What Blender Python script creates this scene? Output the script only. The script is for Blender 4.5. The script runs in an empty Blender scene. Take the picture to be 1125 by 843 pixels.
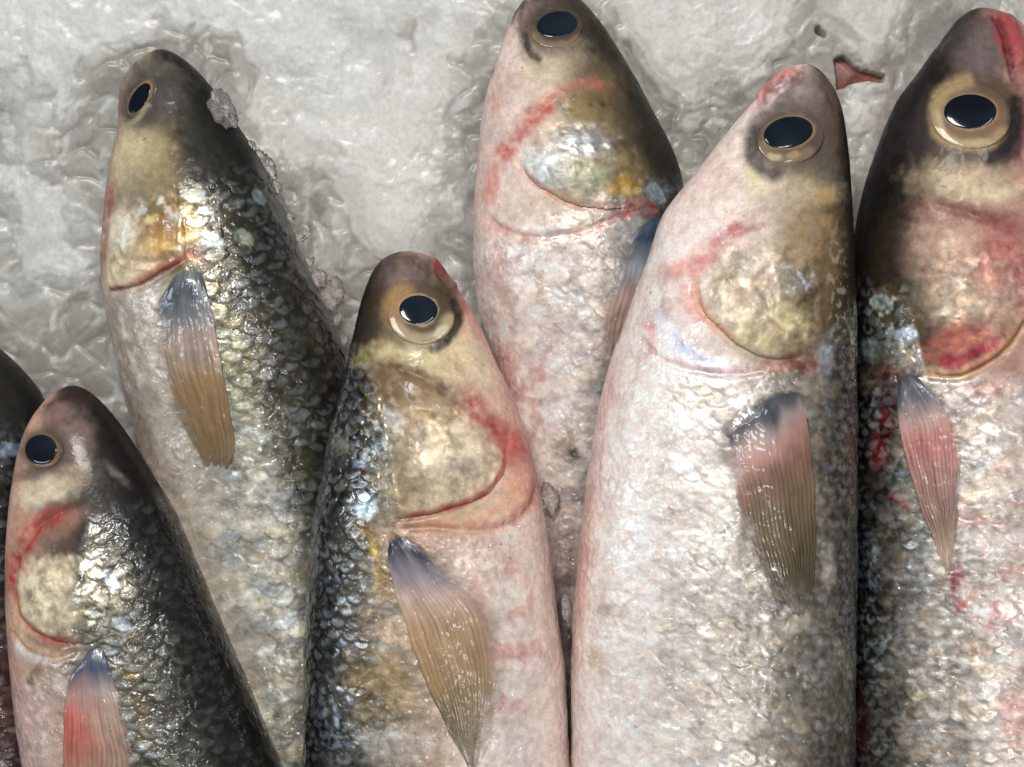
import bpy, math
import numpy as np
from mathutils import Vector
from mathutils.bvhtree import BVHTree

# ------------------------------------------------------------------ scene
sc = bpy.context.scene
COL = sc.collection
K = 0.0004          # metres per plan unit on the ice (z = 0)
H = 1.0             # camera height over the ice
CX, CY = 562.5, 421.5

def to_world(x, y, z):
    f = K * (H - z) / H
    return (x - CX) * f, (CY - y) * f, z + 0 * x

def to_plan(P):
    f = K * (H - P[..., 2]) / H
    return CX + P[..., 0] / f, CY - P[..., 1] / f

def lin(c):
    c = np.asarray(c, float) / 255.0
    return np.where(c <= 0.04045, c / 12.92, ((c + 0.055) / 1.055) ** 2.4)

def sstep(a, b, x):
    t = np.clip((x - a) / (b - a), 0, 1)
    return t * t * (3 - 2 * t)

# ------------------------------------------------------------------ noise
def _hash(ix, iy, seed):
    n = (ix.astype(np.int64) * 374761393 + iy.astype(np.int64) * 668265263 + int(seed) * 2147483647 + 1013) & 0xFFFFFFFF
    n = ((n ^ (n >> 13)) * 1274126177) & 0xFFFFFFFF
    n = ((n ^ (n >> 16)) * 2246822519) & 0xFFFFFFFF
    return ((n ^ (n >> 15)) & 0xFFFFFF) / float(0x1000000)

def vnoise(x, y, seed=0):
    ix, iy = np.floor(x), np.floor(y)
    fx, fy = x - ix, y - iy
    out = 0
    def g(dx, dy):
        a = _hash(ix + dx, iy + dy, seed) * 2 * math.pi
        return np.cos(a) * (fx - dx) + np.sin(a) * (fy - dy)
    u = fx ** 3 * (fx * (fx * 6 - 15) + 10)
    v = fy ** 3 * (fy * (fy * 6 - 15) + 10)
    a = g(0, 0) * (1 - u) + g(1, 0) * u
    b = g(0, 1) * (1 - u) + g(1, 1) * u
    return (a * (1 - v) + b * v) * 1.5

def fbm(x, y, seed=0, oct=4, gain=0.5):
    s, amp, tot = 0, 1.0, 0
    for o in range(oct):
        s = s + amp * vnoise(x * 2 ** o + 17.3 * o, y * 2 ** o - 9.1 * o, seed + o * 7)
        tot += amp
        amp *= gain
    return s / tot

def ridged(x, y, seed=0, oct=3):
    s, amp, tot = 0, 1.0, 0
    for o in range(oct):
        s = s + amp * (1 - 2 * np.abs(vnoise(x * 2 ** o, y * 2 ** o, seed + o * 5)))
        tot += amp
        amp *= 0.5
    return s / tot

def voronoi(x, y, seed=0):
    ix, iy = np.floor(x), np.floor(y)
    d1 = np.full(x.shape, 9.0); d2 = d1.copy(); idr = np.zeros(x.shape); ox = idr.copy(); oy = idr.copy()
    for dx in (-1, 0, 1):
        for dy in (-1, 0, 1):
            jx, jy = ix + dx, iy + dy
            px = jx + _hash(jx, jy, seed); py = jy + _hash(jx, jy, seed + 1)
            d = np.hypot(px - x, py - y)
            r = _hash(jx, jy, seed + 2)
            near = d < d1
            d2 = np.where(near, d1, np.minimum(d2, d))
            d1 = np.where(near, d, d1)
            idr = np.where(near, r, idr)
            ox = np.where(near, x - px, ox); oy = np.where(near, y - py, oy)
    return d1, d2, idr, ox, oy

def pchip(xs, ys, x):
    xs = np.asarray(xs, float); ys = np.asarray(ys, float)
    h = np.diff(xs); d = np.diff(ys) / h
    m = np.zeros_like(ys)
    m[0], m[-1] = d[0], d[-1]
    for i in range(1, len(xs) - 1):
        if d[i - 1] * d[i] > 0:
            w1, w2 = 2 * h[i] + h[i - 1], h[i] + 2 * h[i - 1]
            m[i] = (w1 + w2) / (w1 / d[i - 1] + w2 / d[i])
    i = np.clip(np.searchsorted(xs, x) - 1, 0, len(h) - 1)
    t = (x - xs[i]) / h[i]
    t2, t3 = t * t, t * t * t
    return ((2 * t3 - 3 * t2 + 1) * ys[i] + (t3 - 2 * t2 + t) * h[i] * m[i]
            + (-2 * t3 + 3 * t2) * ys[i + 1] + (t3 - t2) * h[i] * m[i + 1])

# ------------------------------------------------------------------ meshes
def link(name, me, parent=None):
    o = bpy.data.objects.new(name, me)
    COL.objects.link(o)
    if parent is not None:
        o.parent = parent
        o.matrix_parent_inverse = parent.matrix_world.inverted()
    return o

def build(name, V, F, mat, parent=None, col=None, attrs=None, smooth=True):
    V = np.ascontiguousarray(V, np.float32).reshape(-1, 3)
    F = np.ascontiguousarray(F, np.int32)
    n = F.shape[1]
    me = bpy.data.meshes.new(name)
    me.vertices.add(len(V)); me.vertices.foreach_set('co', V.ravel())
    me.loops.add(F.size); me.loops.foreach_set('vertex_index', F.ravel())
    me.polygons.add(len(F))
    me.polygons.foreach_set('loop_start', np.arange(0, F.size, n, dtype=np.int32))
    me.polygons.foreach_set('use_smooth', np.full(len(F), smooth))
    me.update(calc_edges=True); me.validate()
    if col is not None:
        c = np.ones((len(V), 4), np.float32); c[:, :3] = col.reshape(-1, 3)
        a = me.color_attributes.new('pigment', 'FLOAT_COLOR', 'POINT')
        a.data.foreach_set('color', c.ravel())
    for k, v in (attrs or {}).items():
        a = me.attributes.new(k, 'FLOAT', 'POINT')
        a.data.foreach_set('value', np.ascontiguousarray(v, np.float32).ravel())
    me.materials.append(mat)
    o = link(name, me, parent)
    return o

def grid_faces(n, m, wrap=False, flip=False):
    i = np.arange(n - 1)[:, None]; j = np.arange(m if wrap else m - 1)[None, :]
    j2 = (j + 1) % m
    q = np.stack([i * m + j, i * m + j2, (i + 1) * m + j2, (i + 1) * m + j], -1).reshape(-1, 4)
    return q[:, ::-1] if flip else q

def grid_normals(P, wrap):
    du = np.gradient(P, axis=0)
    if wrap:
        dv = (np.roll(P, -1, 1) - np.roll(P, 1, 1)) / 2
    else:
        dv = np.gradient(P, axis=1)
    N = np.cross(dv, du)
    N /= np.maximum(np.linalg.norm(N, axis=-1, keepdims=True), 1e-12)
    return N

# ------------------------------------------------------------------ materials
def nodes(name):
    m = bpy.data.materials.new(name); m.use_nodes = True
    nt = m.node_tree
    b = nt.nodes['Principled BSDF']
    def new(t, **kw):
        n = nt.nodes.new(t)
        for k, v in kw.items(): setattr(n, k, v)
        return n
    return m, nt, b, new, nt.links.new

def mix_mult(nt, new, L, col_out, fac_out):
    mm = new('ShaderNodeMix', data_type='RGBA', blend_type='MULTIPLY')
    mm.inputs['Factor'].default_value = 1.0
    L(col_out, mm.inputs[6]); L(fac_out, mm.inputs[7])
    return mm.outputs[2]

def noise(new, L, tc, scale, detail=3, rough=0.55, dist=0.0):
    n = new('ShaderNodeTexNoise')
    n.inputs['Scale'].default_value = scale; n.inputs['Detail'].default_value = detail
    n.inputs['Roughness'].default_value = rough; n.inputs['Distortion'].default_value = dist
    L(tc, n.inputs['Vector'])
    return n.outputs['Fac']

def fish_skin():
    m, nt, b, new, L = nodes('wet_fish_skin')
    tc = new('ShaderNodeTexCoord').outputs['Object']
    at = new('ShaderNodeAttribute', attribute_name='pigment')
    sv = new('ShaderNodeAttribute', attribute_name='silver')
    n1 = noise(new, L, tc, 900, 4, 0.6)
    mr = new('ShaderNodeMapRange'); L(n1, mr.inputs[0])
    mr.inputs[1].default_value = 0.3; mr.inputs[2].default_value = 0.7
    mr.inputs[3].default_value = 0.86; mr.inputs[4].default_value = 1.12
    L(mix_mult(nt, new, L, at.outputs['Color'], mr.outputs[0]), b.inputs['Base Color'])
    L(sv.outputs['Fac'], b.inputs['Metallic'])
    n2 = noise(new, L, tc, 260, 3)
    rr = new('ShaderNodeMapRange'); L(n2, rr.inputs[0])
    rr.inputs[1].default_value = 0.3; rr.inputs[2].default_value = 0.7
    rr.inputs[3].default_value = 0.24; rr.inputs[4].default_value = 0.50
    rm = new('ShaderNodeMath', operation='MULTIPLY_ADD'); L(sv.outputs['Fac'], rm.inputs[0]); rm.inputs[1].default_value = -0.16; L(rr.outputs[0], rm.inputs[2])
    hr = new('ShaderNodeAttribute', attribute_name='wet'); hm = new('ShaderNodeMath', operation='MULTIPLY_ADD')
    L(hr.outputs['Fac'], hm.inputs[0]); hm.inputs[1].default_value = -0.14; hm.inputs[2].default_value = 0.14
    ha = new('ShaderNodeMath', operation='ADD'); L(rm.outputs[0], ha.inputs[0]); L(hm.outputs[0], ha.inputs[1])
    L(ha.outputs[0], b.inputs['Roughness'])
    b.inputs['Specular IOR Level'].default_value = 0.22
    b.inputs['Subsurface Weight'].default_value = 0.12
    b.inputs['Subsurface Radius'].default_value = (0.004, 0.002, 0.0015)
    b.inputs['Subsurface Scale'].default_value = 1.0
    cw = new('ShaderNodeMapRange'); wa_ = new('ShaderNodeAttribute', attribute_name='wet'); L(wa_.outputs['Fac'], cw.inputs[0])
    cw.inputs[3].default_value = 0.07; cw.inputs[4].default_value = 0.85
    L(cw.outputs[0], b.inputs['Coat Weight'])
    cq = new('ShaderNodeMapRange'); L(wa_.outputs['Fac'], cq.inputs[0])
    cq.inputs[3].default_value = 0.16; cq.inputs[4].default_value = 0.07
    L(cq.outputs[0], b.inputs['Coat Roughness'])
    bu = new('ShaderNodeBump'); bu.inputs['Strength'].default_value = 0.22; bu.inputs['Distance'].default_value = 0.0005
    L(noise(new, L, tc, 700, 4, 0.6), bu.inputs['Height'])
    L(bu.outputs[0], b.inputs['Normal'])
    wet = new('ShaderNodeBump'); wet.inputs['Strength'].default_value = 0.75; wet.inputs['Distance'].default_value = 0.0014
    wl = new('ShaderNodeAttribute', attribute_name='slime')
    L(wl.outputs['Fac'], wet.inputs['Strength'])
    L(noise(new, L, tc, 340, 1.4, 0.45, 1.0), wet.inputs['Height'])
    L(wet.outputs[0], b.inputs['Coat Normal'])
    return m

def fin_mat():
    m, nt, b, new, L = nodes('fin_membrane')
    tc = new('ShaderNodeTexCoord').outputs['Object']
    at = new('ShaderNodeAttribute', attribute_name='pigment')
    al = new('ShaderNodeAttribute', attribute_name='cover')
    L(at.outputs['Color'], b.inputs['Base Color'])
    L(al.outputs['Fac'], b.inputs['Alpha'])
    b.inputs['Roughness'].default_value = 0.35
    b.inputs['Coat Weight'].default_value = 0.8
    b.inputs['Coat Roughness'].default_value = 0.12
    wet = new('ShaderNodeBump'); wet.inputs['Strength'].default_value = 0.35; wet.inputs['Distance'].default_value = 0.0014
    L(noise(new, L, tc, 170, 1.0, 0.5, 0.8), wet.inputs['Height'])
    L(wet.outputs[0], b.inputs['Coat Normal'])
    return m

def eye_mat():
    m, nt, b, new, L = nodes('fish_iris')
    at = new('ShaderNodeAttribute', attribute_name='pigment')
    L(at.outputs['Color'], b.inputs['Base Color'])
    b.inputs['Roughness'].default_value = 0.5
    b.inputs['Specular IOR Level'].default_value = 0.15
    b.inputs['Coat Weight'].default_value = 0.25
    b.inputs['Coat Roughness'].default_value = 0.05
    return m

def pupil_mat():
    m, nt, b, new, L = nodes('fish_pupil')
    tc = new('ShaderNodeTexCoord').outputs['Object']
    cr = new('ShaderNodeValToRGB'); L(noise(new, L, tc, 45, 1, 0.5, 0.5), cr.inputs[0])
    cr.color_ramp.elements[0].position = 0.35; cr.color_ramp.elements[0].color = (0.004, 0.006, 0.011, 1)
    cr.color_ramp.elements[1].position = 0.85; cr.color_ramp.elements[1].color = (0.018, 0.027, 0.040, 1)
    L(cr.outputs[0], b.inputs['Base Color'])
    b.inputs['Roughness'].default_value = 0.07
    b.inputs['Specular IOR Level'].default_value = 0.4
    return m

def ice_bed_mat():
    m, nt, b, new, L = nodes('crushed_ice')
    tc = new('ShaderNodeTexCoord').outputs['Object']
    at = new('ShaderNodeAttribute', attribute_name='pigment')
    mr = new('ShaderNodeMapRange'); L(noise(new, L, tc, 420, 5, 0.65), mr.inputs[0])
    mr.inputs[1].default_value = 0.3; mr.inputs[2].default_value = 0.7
    mr.inputs[3].default_value = 0.88; mr.inputs[4].default_value = 1.10
    L(mix_mult(nt, new, L, at.outputs['Color'], mr.outputs[0]), b.inputs['Base Color'])
    b.inputs['Roughness'].default_value = 0.42
    b.inputs['IOR'].default_value = 1.31
    b.inputs['Subsurface Weight'].default_value = 0.8
    b.inputs['Subsurface Radius'].default_value = (0.008, 0.0085, 0.0085)
    b.inputs['Subsurface Scale'].default_value = 1.0
    b.inputs['Coat Weight'].default_value = 0.38
    b.inputs['Coat Roughness'].default_value = 0.17
    b.inputs['Coat IOR'].default_value = 1.31
    bu = new('ShaderNodeBump'); bu.inputs['Strength'].default_value = 0.10; bu.inputs['Distance'].default_value = 0.001
    L(noise(new, L, tc, 260, 4, 0.6), bu.inputs['Height'])
    L(bu.outputs[0], b.inputs['Normal'])
    L(bu.outputs[0], b.inputs['Coat Normal'])
    return m

def ice_frag_mat():
    m, nt, b, new, L = nodes('clear_ice')
    tc = new('ShaderNodeTexCoord').outputs['Object']
    b.inputs['Base Color'].default_value = (0.95, 0.90, 0.87, 1)
    b.inputs['Roughness'].default_value = 0.12
    b.inputs['IOR'].default_value = 1.31
    b.inputs['Transmission Weight'].default_value = 0.86
    bu = new('ShaderNodeBump'); bu.inputs['Strength'].default_value = 0.5; bu.inputs['Distance'].default_value = 0.0008
    L(noise(new, L, tc, 500, 4), bu.inputs['Height'])
    L(bu.outputs[0], b.inputs['Normal'])
    return m

M_SKIN, M_FIN, M_EYE, M_PUPIL, M_ICE, M_FRAG = fish_skin(), fin_mat(), eye_mat(), pupil_mat(), ice_bed_mat(), ice_frag_mat()

# ------------------------------------------------------------------ painting helpers (pigment, some painted glints and shade)
def ell(X, Y, cx, cy, rx, ry, ang=0):
    a = math.radians(ang); dx, dy = X - cx, Y - cy
    u = (dx * math.cos(a) + dy * math.sin(a)) / rx
    v = (-dx * math.sin(a) + dy * math.cos(a)) / ry
    return np.hypot(u, v)

def dist_line(X, Y, pts):
    d = np.full(X.shape, 1e9); tt = np.zeros(X.shape)
    n = len(pts) - 1
    for i in range(n):
        (x0, y0), (x1, y1) = pts[i], pts[i + 1]
        vx, vy = x1 - x0, y1 - y0
        t = np.clip(((X - x0) * vx + (Y - y0) * vy) / (vx * vx + vy * vy + 1e-9), 0, 1)
        dd = np.hypot(X - x0 - t * vx, Y - y0 - t * vy)
        near = dd < d
        tt = np.where(near, (i + t) / n, tt); d = np.minimum(d, dd)
    return d, tt

def smooth_line(pts, n=40):
    p = np.array(pts, float)
    s = np.r_[0, np.cumsum(np.hypot(*np.diff(p, axis=0).T))]
    t = np.linspace(0, s[-1], n)
    return np.stack([pchip(s, p[:, 0], t), pchip(s, p[:, 1], t)], 1) if len(p) > 2 else np.stack([np.interp(t, s, p[:, 0]), np.interp(t, s, p[:, 1])], 1)

def inside(X, Y, poly):
    r = np.zeros(X.shape, bool)
    n = len(poly); j = n - 1
    for i in range(n):
        xi, yi = poly[i]; xj, yj = poly[j]
        c = ((yi > Y) != (yj > Y)) & (X < (xj - xi) * (Y - yi) / (yj - yi + 1e-12) + xi)
        r ^= c; j = i
    return r

# ------------------------------------------------------------------ scales
def scales(a, c, da, dc, seed):
    """overlapping scales: returns height 0..1, rim distance, three random numbers per scale"""
    Ra, Rc = 1.75 * da, 0.66 * dc
    r0 = np.floor(a / da)
    best = np.full(a.shape, 1e9); hgt = np.zeros(a.shape); rim = hgt.copy()
    R1 = hgt.copy(); R2 = hgt.copy(); R3 = hgt.copy(); side = hgt.copy()
    for dr in (-2, -1, 0, 1, 2):
        r = r0 + dr
        sh = 0.5 * (np.mod(r, 2))
        k0 = np.floor(c / dc - sh)
        for dk in (0, 1):
            k = k0 + dk
            h1, h2 = _hash(r, k, seed), _hash(r, k, seed + 3)
            ca = (r + 0.36 * (h1 - .5)) * da
            cc = (k + sh + 0.24 * (h2 - .5)) * dc
            u, v = (a - ca) / Ra, (c - cc) / Rc
            rr = np.hypot(u, v)
            win = (rr < 1) & (ca < best)
            best = np.where(win, ca, best)
            hgt = np.where(win, 0.5 + 0.5 * u, hgt)
            side = np.where(win, v, side)
            rim = np.where(win, rr, rim)
            R1 = np.where(win, h1, R1); R2 = np.where(win, _hash(r, k, seed + 5), R2); R3 = np.where(win, _hash(r, k, seed + 9), R3)
    return hgt, rim, side, R1, R2, R3

# ------------------------------------------------------------------ the fish
def ramp(w, stops):
    xs = [s[0] for s in stops]; cs = np.array([lin(s[1]) for s in stops])
    return np.stack([np.interp(w, xs, cs[:, i]) for i in range(3)], -1)

def make_fish(f):
    zc, seed = f['zc'], f['seed']
    root = bpy.data.objects.new('mullet', None); COL.objects.link(root)
    root['label'] = f['label']; root['category'] = 'fish'; root['group'] = 'fish laid side by side on the crushed ice'
    sx, sy = f['snout']
    rx0, ry0, _ = to_world(np.array(sx), np.array(sy), zc)
    root.empty_display_size = 0.02
    d = np.array(f['dir'], float); d /= np.linalg.norm(d)
    nrm = np.array([-d[1], d[0]])                    # points to the viewer's left for a downward axis
    if nrm[0] > 0: nrm = -nrm
    def ab(pts):
        p = np.array([f['snout']] + list(pts), float) - np.array(f['snout'])
        return p @ d, p @ (-nrm)                      # b grows to the right
    al, bl = ab(f['left']); ar, br = ab(f['right'])
    a_vis = f['vis']
    a0 = 34 * np.linspace(0, 1, 34) ** 2
    a1 = np.arange(a0[-1] + 1.25, a_vis, 1.3)
    a2 = np.linspace(a1[-1] + 6, a1[-1] + 620, 60)
    A = np.r_[a0, a1, a2]
    qmax = min(al[-1], ar[-1])
    Aq = np.sqrt(np.minimum(A, qmax))
    BL = pchip(np.sqrt(np.maximum(al, 0)), bl, Aq); BR = pchip(np.sqrt(np.maximum(ar, 0)), br, Aq)
    # light smoothing away from the snout
    ker = np.hanning(31); ker /= ker.sum()
    def sm(v):
        s = np.convolve(np.pad(v, 15, 'edge'), ker, 'valid')
        return v + (s - v) * sstep(30, 80, A)
    BL, BR = sm(BL), sm(BR)
    hw, bc = (BR - BL) / 2, (BR + BL) / 2
    tail = sstep(a1[-1], a1[-1] + 620, A)
    hw = hw * (1 - 0.8 * tail)
    hw[-1] *= 0.02
    nphi_u, nphi_l = f.get('nphi', 250), 40
    ph = np.r_[np.linspace(-1.72, 1.72, nphi_u), np.linspace(1.72, 2 * math.pi - 1.72, nphi_l + 2)[1:-1]]
    A2, PH = A[:, None], ph[None, :]
    rt = f.get('ratio', 0.70)
    hgt = np.convolve(np.pad(hw, 20, 'edge'), np.hanning(41) / np.hanning(41).sum(), 'valid') * rt
    hgt = np.minimum(hgt, hw * 0.95)
    cph = np.cos(PH)
    b = bc[:, None] + hw[:, None] * np.sin(PH)
    zz = hgt[:, None] * np.sign(cph) * np.abs(cph) ** 0.9
    a = A2 + 0 * PH
    # plan -> world at the fish's own height
    fz = K * (H - zc) / H
    x = sx + a * d[0] + b * (-nrm[0]); y = sy + a * d[1] + b * (-nrm[1])
    # body pitches gently: the snout end sits a little lower/higher
    P = np.stack([(x - CX) * fz, (CY - y) * fz, zc + zz * fz + f.get('pitch', 0) * a * fz], -1)
    N = grid_normals(P, True)
    if N[len(A) // 2, nphi_u // 2, 2] < 0: N = -N; flip = True
    else: flip = False
    X, Y = to_plan(P)
    up = np.cos(PH) > -0.15
    # coordinates on the skin
    arc = np.cumsum(np.r_[0, np.abs(np.diff(ph))])
    arc = (ph * 1.0)[None, :] * hw[:, None] * 0.9
    arc = arc - bc[:, None] * 0.0
    w = np.sin(np.clip(PH, -math.pi / 2, math.pi / 2)) * 0.5 + 0.5 + 0 * a      # 0 left .. 1 right
    if f['dorsal'] == 'R': w = 1 - w
    # 0 = back, 1 = belly
    nz = lambda s, sd, o=3: fbm(a / s, arc / s, seed + sd, o)
    wn = np.clip(w + 0.05 * nz(60, 1) + 0.03 * nz(14, 2), 0, 1)
    # head / body mask
    Hd = f['head']
    mask = sstep(-16, 16, a - np.interp(w, [p[0] for p in Hd], [p[1] for p in Hd]) + 10 * nz(40, 4))
    colh = ramp(wn, f['ramp_head']); colb = ramp(wn, f['ramp_body'])
    col = colh * (1 - mask[..., None]) + colb * mask[..., None]
    silver = np.zeros(a.shape)
    disp = np.zeros(a.shape)
    # ---- scales
    da, dc = f.get('scale', (11, 25))
    wa = a + 7.0 * nz(70, 11) + 1.2 * nz(14, 14); wc = arc + 9.0 * nz(80, 12) + 1.2 * nz(16, 15)
    sh, rim, side, R1, R2, R3 = scales(wa, wc, da, dc, seed + 20)
    crisp = np.interp(w, [p[0] for p in f['crisp']], [p[1] for p in f['crisp']])
    crisp = np.clip(crisp * (1.0 + 1.2 * nz(55, 13, 3)), 0.15, 1.15) * mask
    bump = sh * (0.75 + 0.5 * R1) + 0.50 * side * (R2 - 0.5) - 0.30 * sstep(0.84, 1.0, rim) + 0.10 * nz(10, 18, 2)
    disp += crisp * 0.00078 * bump
    # ---- slime and ragged skin
    am = 0.35 + 0.65 * mask
    lump = sstep(-0.25, 0.35, nz(60, 32, 2))
    disp += am * f.get('slime', 1.0) * (0.00030 * ridged(a / 13 + 0.5 * nz(20, 35), arc / 11 + 0.5 * nz(20, 36), seed + 31, 2) * lump * (1 - 0.75 * np.clip(crisp, 0, 1))
                  + 0.00010 * nz(9, 33, 2) + 0.00028 * nz(45, 34, 2))
    slime = np.clip(0.05 + 1.0 * am * (0.30 + 0.70 * lump) * min(1.3, f.get('slime', 1.0)) * (mask * 0.93 + 0.07) * (0.25 + 0.75 * sstep(0.12, 0.4, w)), 0, 1)
    gpoly = [tuple(p) for p in smooth_line(list(f['gill']) + [f['gill'][0]], 60)]
    gd, _ = dist_line(X, Y, gpoly + [gpoly[0]])
    gm = inside(X, Y, gpoly) * up * sstep(0, 12, gd)
    gcx, gcy = np.mean(np.array(f['gill']), 0)
    disp += gm * (0.00030 * ridged(a / 26 + 0.6 * nz(30, 91), arc / 17 + 0.6 * nz(30, 92), seed + 93, 2) + 0.00012 * nz(12, 94, 2))
    wetm = np.clip(mask + 0.30 * sstep(0.0, 0.35, nz(26, 95, 2)) * sstep(0.25, 0.5, w) * (1 - mask), 0, 1)
    slime = np.clip(slime + 0.16 * gm, 0, 1)
    # ---- painted pigment, with a few glints and some shade painted in
    Xw = X + 3.5 * nz(22, 41) + 1.5 * nz(7, 42, 2); Yw = Y + 3.5 * nz(22, 43) + 1.5 * nz(7, 44, 2)
    N47, N48, N49 = nz(13, 47, 3), nz(15, 48, 3), nz(10, 49, 3)
    NM = {}
    def mot(s):
        if s not in NM: NM[s] = nz(s, 57 + int(s), 3)
        return NM[s]
    GX, GY = X + 1.2 * nz(12, 45, 2), Y + 1.2 * nz(12, 46, 2)
    def lay(c, m):
        nonlocal col
        m = np.clip(m, 0, 1)[..., None]
        col = col * (1 - m) + lin(c) * m
    for it in f['paint']:
        kind = it[0]
        if kind == 'blob':
            _, c, cx, cy, rx, ry, ang, s, soft = it[:9]
            r = ell(Xw, Yw, cx, cy, rx, ry, ang) + 0.34 * N48
            lay(c, s * (1 - sstep(1 - soft, 1 + soft * 0.4, r)) * np.clip(1.0 + 0.4 * N49, 0.5, 1.12) * up)
            if len(it) > 9: silver = np.maximum(silver, it[9] * (1 - sstep(1 - soft, 1.1, r)) * up)
        elif kind == 'line':
            _, c, pts, wd, s = it[:5]
            dd, t = dist_line(Xw, Yw, smooth_line(pts, 24))
            ends = sstep(0, 0.12, t) * (1 - sstep(0.85, 1.0, t)) if len(it) < 6 else 1
            lay(c, 1.1 * s * (1 - sstep(wd * 0.15, wd * 1.35, dd)) * (0.35 + 0.65 * ends) * np.clip(0.72 + 0.9 * N47, 0.2, 1) * up)
        elif kind == 'mottle':
            _, c, cx, cy, rx, ry, ang, s, size = it
            r = ell(X, Y, cx, cy, rx, ry, ang)
            lay(c, s * (1 - sstep(0.4, 1.15, r)) * sstep(0.02, 0.32, mot(size * 1.5)) * up)
        elif kind == 'groove':
            _, pts, wd, dep = it
            dd, t = dist_line(GX, GY, smooth_line(pts, 24))
            disp -= up * dep * 0.001 * np.exp(-(dd / wd) ** 2) * sstep(0, .1, t) * (1 - sstep(.9, 1, t))
        elif kind == 'bulge':
            _, cx, cy, rx, ry, ang, h = it
            disp += up * h * 0.001 * (1 - sstep(0.2, 1.0, ell(X, Y, cx, cy, rx, ry, ang)))
    # ---- eye socket
    e = f['eye']
    r = ell(X, Y, *e['iris'])
    disp = disp * (1 - 0.8 * up * (1 - sstep(0.9, 1.5, r)))
    disp += up * (-0.0008 * (1 - sstep(0.70, 0.98, r + 0.16 * fbm(X / 16, Y / 16, seed + 87, 3))))
    # ---- scale pigment, plus pale glints painted on the scale tips
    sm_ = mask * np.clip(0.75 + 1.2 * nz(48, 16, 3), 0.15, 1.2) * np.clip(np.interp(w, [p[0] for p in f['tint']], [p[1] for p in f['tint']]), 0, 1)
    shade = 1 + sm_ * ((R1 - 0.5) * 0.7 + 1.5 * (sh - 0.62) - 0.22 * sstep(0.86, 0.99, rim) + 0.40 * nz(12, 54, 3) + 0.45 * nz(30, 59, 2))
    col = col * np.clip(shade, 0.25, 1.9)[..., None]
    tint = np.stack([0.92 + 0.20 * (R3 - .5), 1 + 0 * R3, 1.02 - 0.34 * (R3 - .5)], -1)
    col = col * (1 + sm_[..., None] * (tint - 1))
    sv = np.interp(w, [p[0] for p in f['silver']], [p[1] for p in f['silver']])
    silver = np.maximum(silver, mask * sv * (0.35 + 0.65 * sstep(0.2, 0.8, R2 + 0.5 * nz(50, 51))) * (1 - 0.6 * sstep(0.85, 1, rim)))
    painted_glint = mask * sv * np.clip(0.25 + 1.1 * R2 + 1.2 * nz(38, 58, 2), 0, 1.2) * sstep(0.70, 0.84, sh + 0.30 * nz(10, 55, 2)) * (1 - sstep(0.82, 0.95, rim))
    col = col + (painted_glint * 0.40)[..., None] * (lin((205, 215, 225)) - col)  # glint on each scale's rear part, painted into the colour
    # fine mottling of the skin
    silver = np.maximum(silver, 0.38 * gm * sstep(-0.1, 0.4, nz(24, 96, 3)))
    col = col * np.exp(gm * (0.30 * nz(8, 97, 3) + 0.75 * fbm(a / 30 + 0.7 * nz(18, 101), arc / 16 + 0.7 * nz(18, 102), seed + 98, 4)))[..., None]
    k = np.exp((0.35 + 0.45 * mask * (1 - sstep(0.35, 0.7, w))) * (0.8 * nz(9, 52, 4) + 0.7 * nz(30, 53, 3)))[..., None]
    col = col * k
    wm = (0.12 * sstep(0.05, 0.5, nz(18, 56, 3)) * mask * sstep(0.3, 0.7, w))[..., None]
    col = col * (1 - wm) + lin((168, 142, 118)) * wm * 0.8
    speck = sstep(0.42, 0.52, nz(6, 62, 2)) * sstep(0.1, 0.4, nz(60, 63, 2)) * 0.45 * sstep(0.3, 0.6, w)
    vein = sstep(0.86, 0.97, ridged(a / 46 + 0.8 * nz(40, 64), arc / 30 + 0.8 * nz(40, 65), seed + 66, 2)) * sstep(0.05, 0.4, nz(75, 67, 2)) * 0.35 * sstep(0.4, 0.7, w) * 0.6
    col = col * (1 - speck[..., None]) + lin((96, 76, 58)) * speck[..., None]
    col = col * (1 - vein[..., None]) + lin((196, 96, 88)) * vein[..., None]
    lum = (col @ np.array([.3, .55, .15]))[..., None]
    col = lum + (col - lum) * 1.0
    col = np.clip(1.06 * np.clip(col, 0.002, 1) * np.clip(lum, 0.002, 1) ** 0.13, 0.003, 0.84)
    def eye_paint(X, Y, C):
        ep = e['paint']
        Xe = X + 1.6 * fbm(X / 9, Y / 9, seed + 81, 3) + 2.0 * fbm(X / 24, Y / 24, seed + 83, 2); Ye = Y + 1.6 * fbm(X / 9, Y / 9, seed + 82, 3) + 2.0 * fbm(X / 24, Y / 24, seed + 84, 2)
        hz = fbm(X / 7, Y / 7, seed + 85, 3)
        for it in ep:
            if it[0] == 'ell':
                _, c, el, s, soft = it
                m = s * (1 - sstep(1 - soft, 1 + soft * .5, ell(Xe, Ye, *el)))
            else:
                _, c, pts, wd, s = it
                dd, _t = dist_line(Xe, Ye, smooth_line(pts, 24))
                m = s * (1 - sstep(wd * 0.2, wd, dd))
            m = np.clip(m * (0.92 + 0.35 * hz), 0, 1)[..., None]
            C = C * (1 - m) + 0.70 * lin(c) * (lin(c).mean() ** 0.12) * m
        return C
    near = (ell(X, Y, e['iris'][0], e['iris'][1], 75, 70) < 1) & up
    colf_ = col.reshape(-1, 3); nf = near.ravel()
    colf_[nf] = eye_paint(X.ravel()[nf], Y.ravel()[nf], colf_[nf])
    col = np.clip(colf_.reshape(col.shape), 0.004, 0.86)
    P2 = P + N * disp[..., None]
    F = grid_faces(len(A), len(ph), True, not flip)
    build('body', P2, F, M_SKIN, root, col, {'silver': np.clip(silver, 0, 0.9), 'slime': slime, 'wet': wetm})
    # ---- tools on the undisplaced skin
    st = 4
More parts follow.
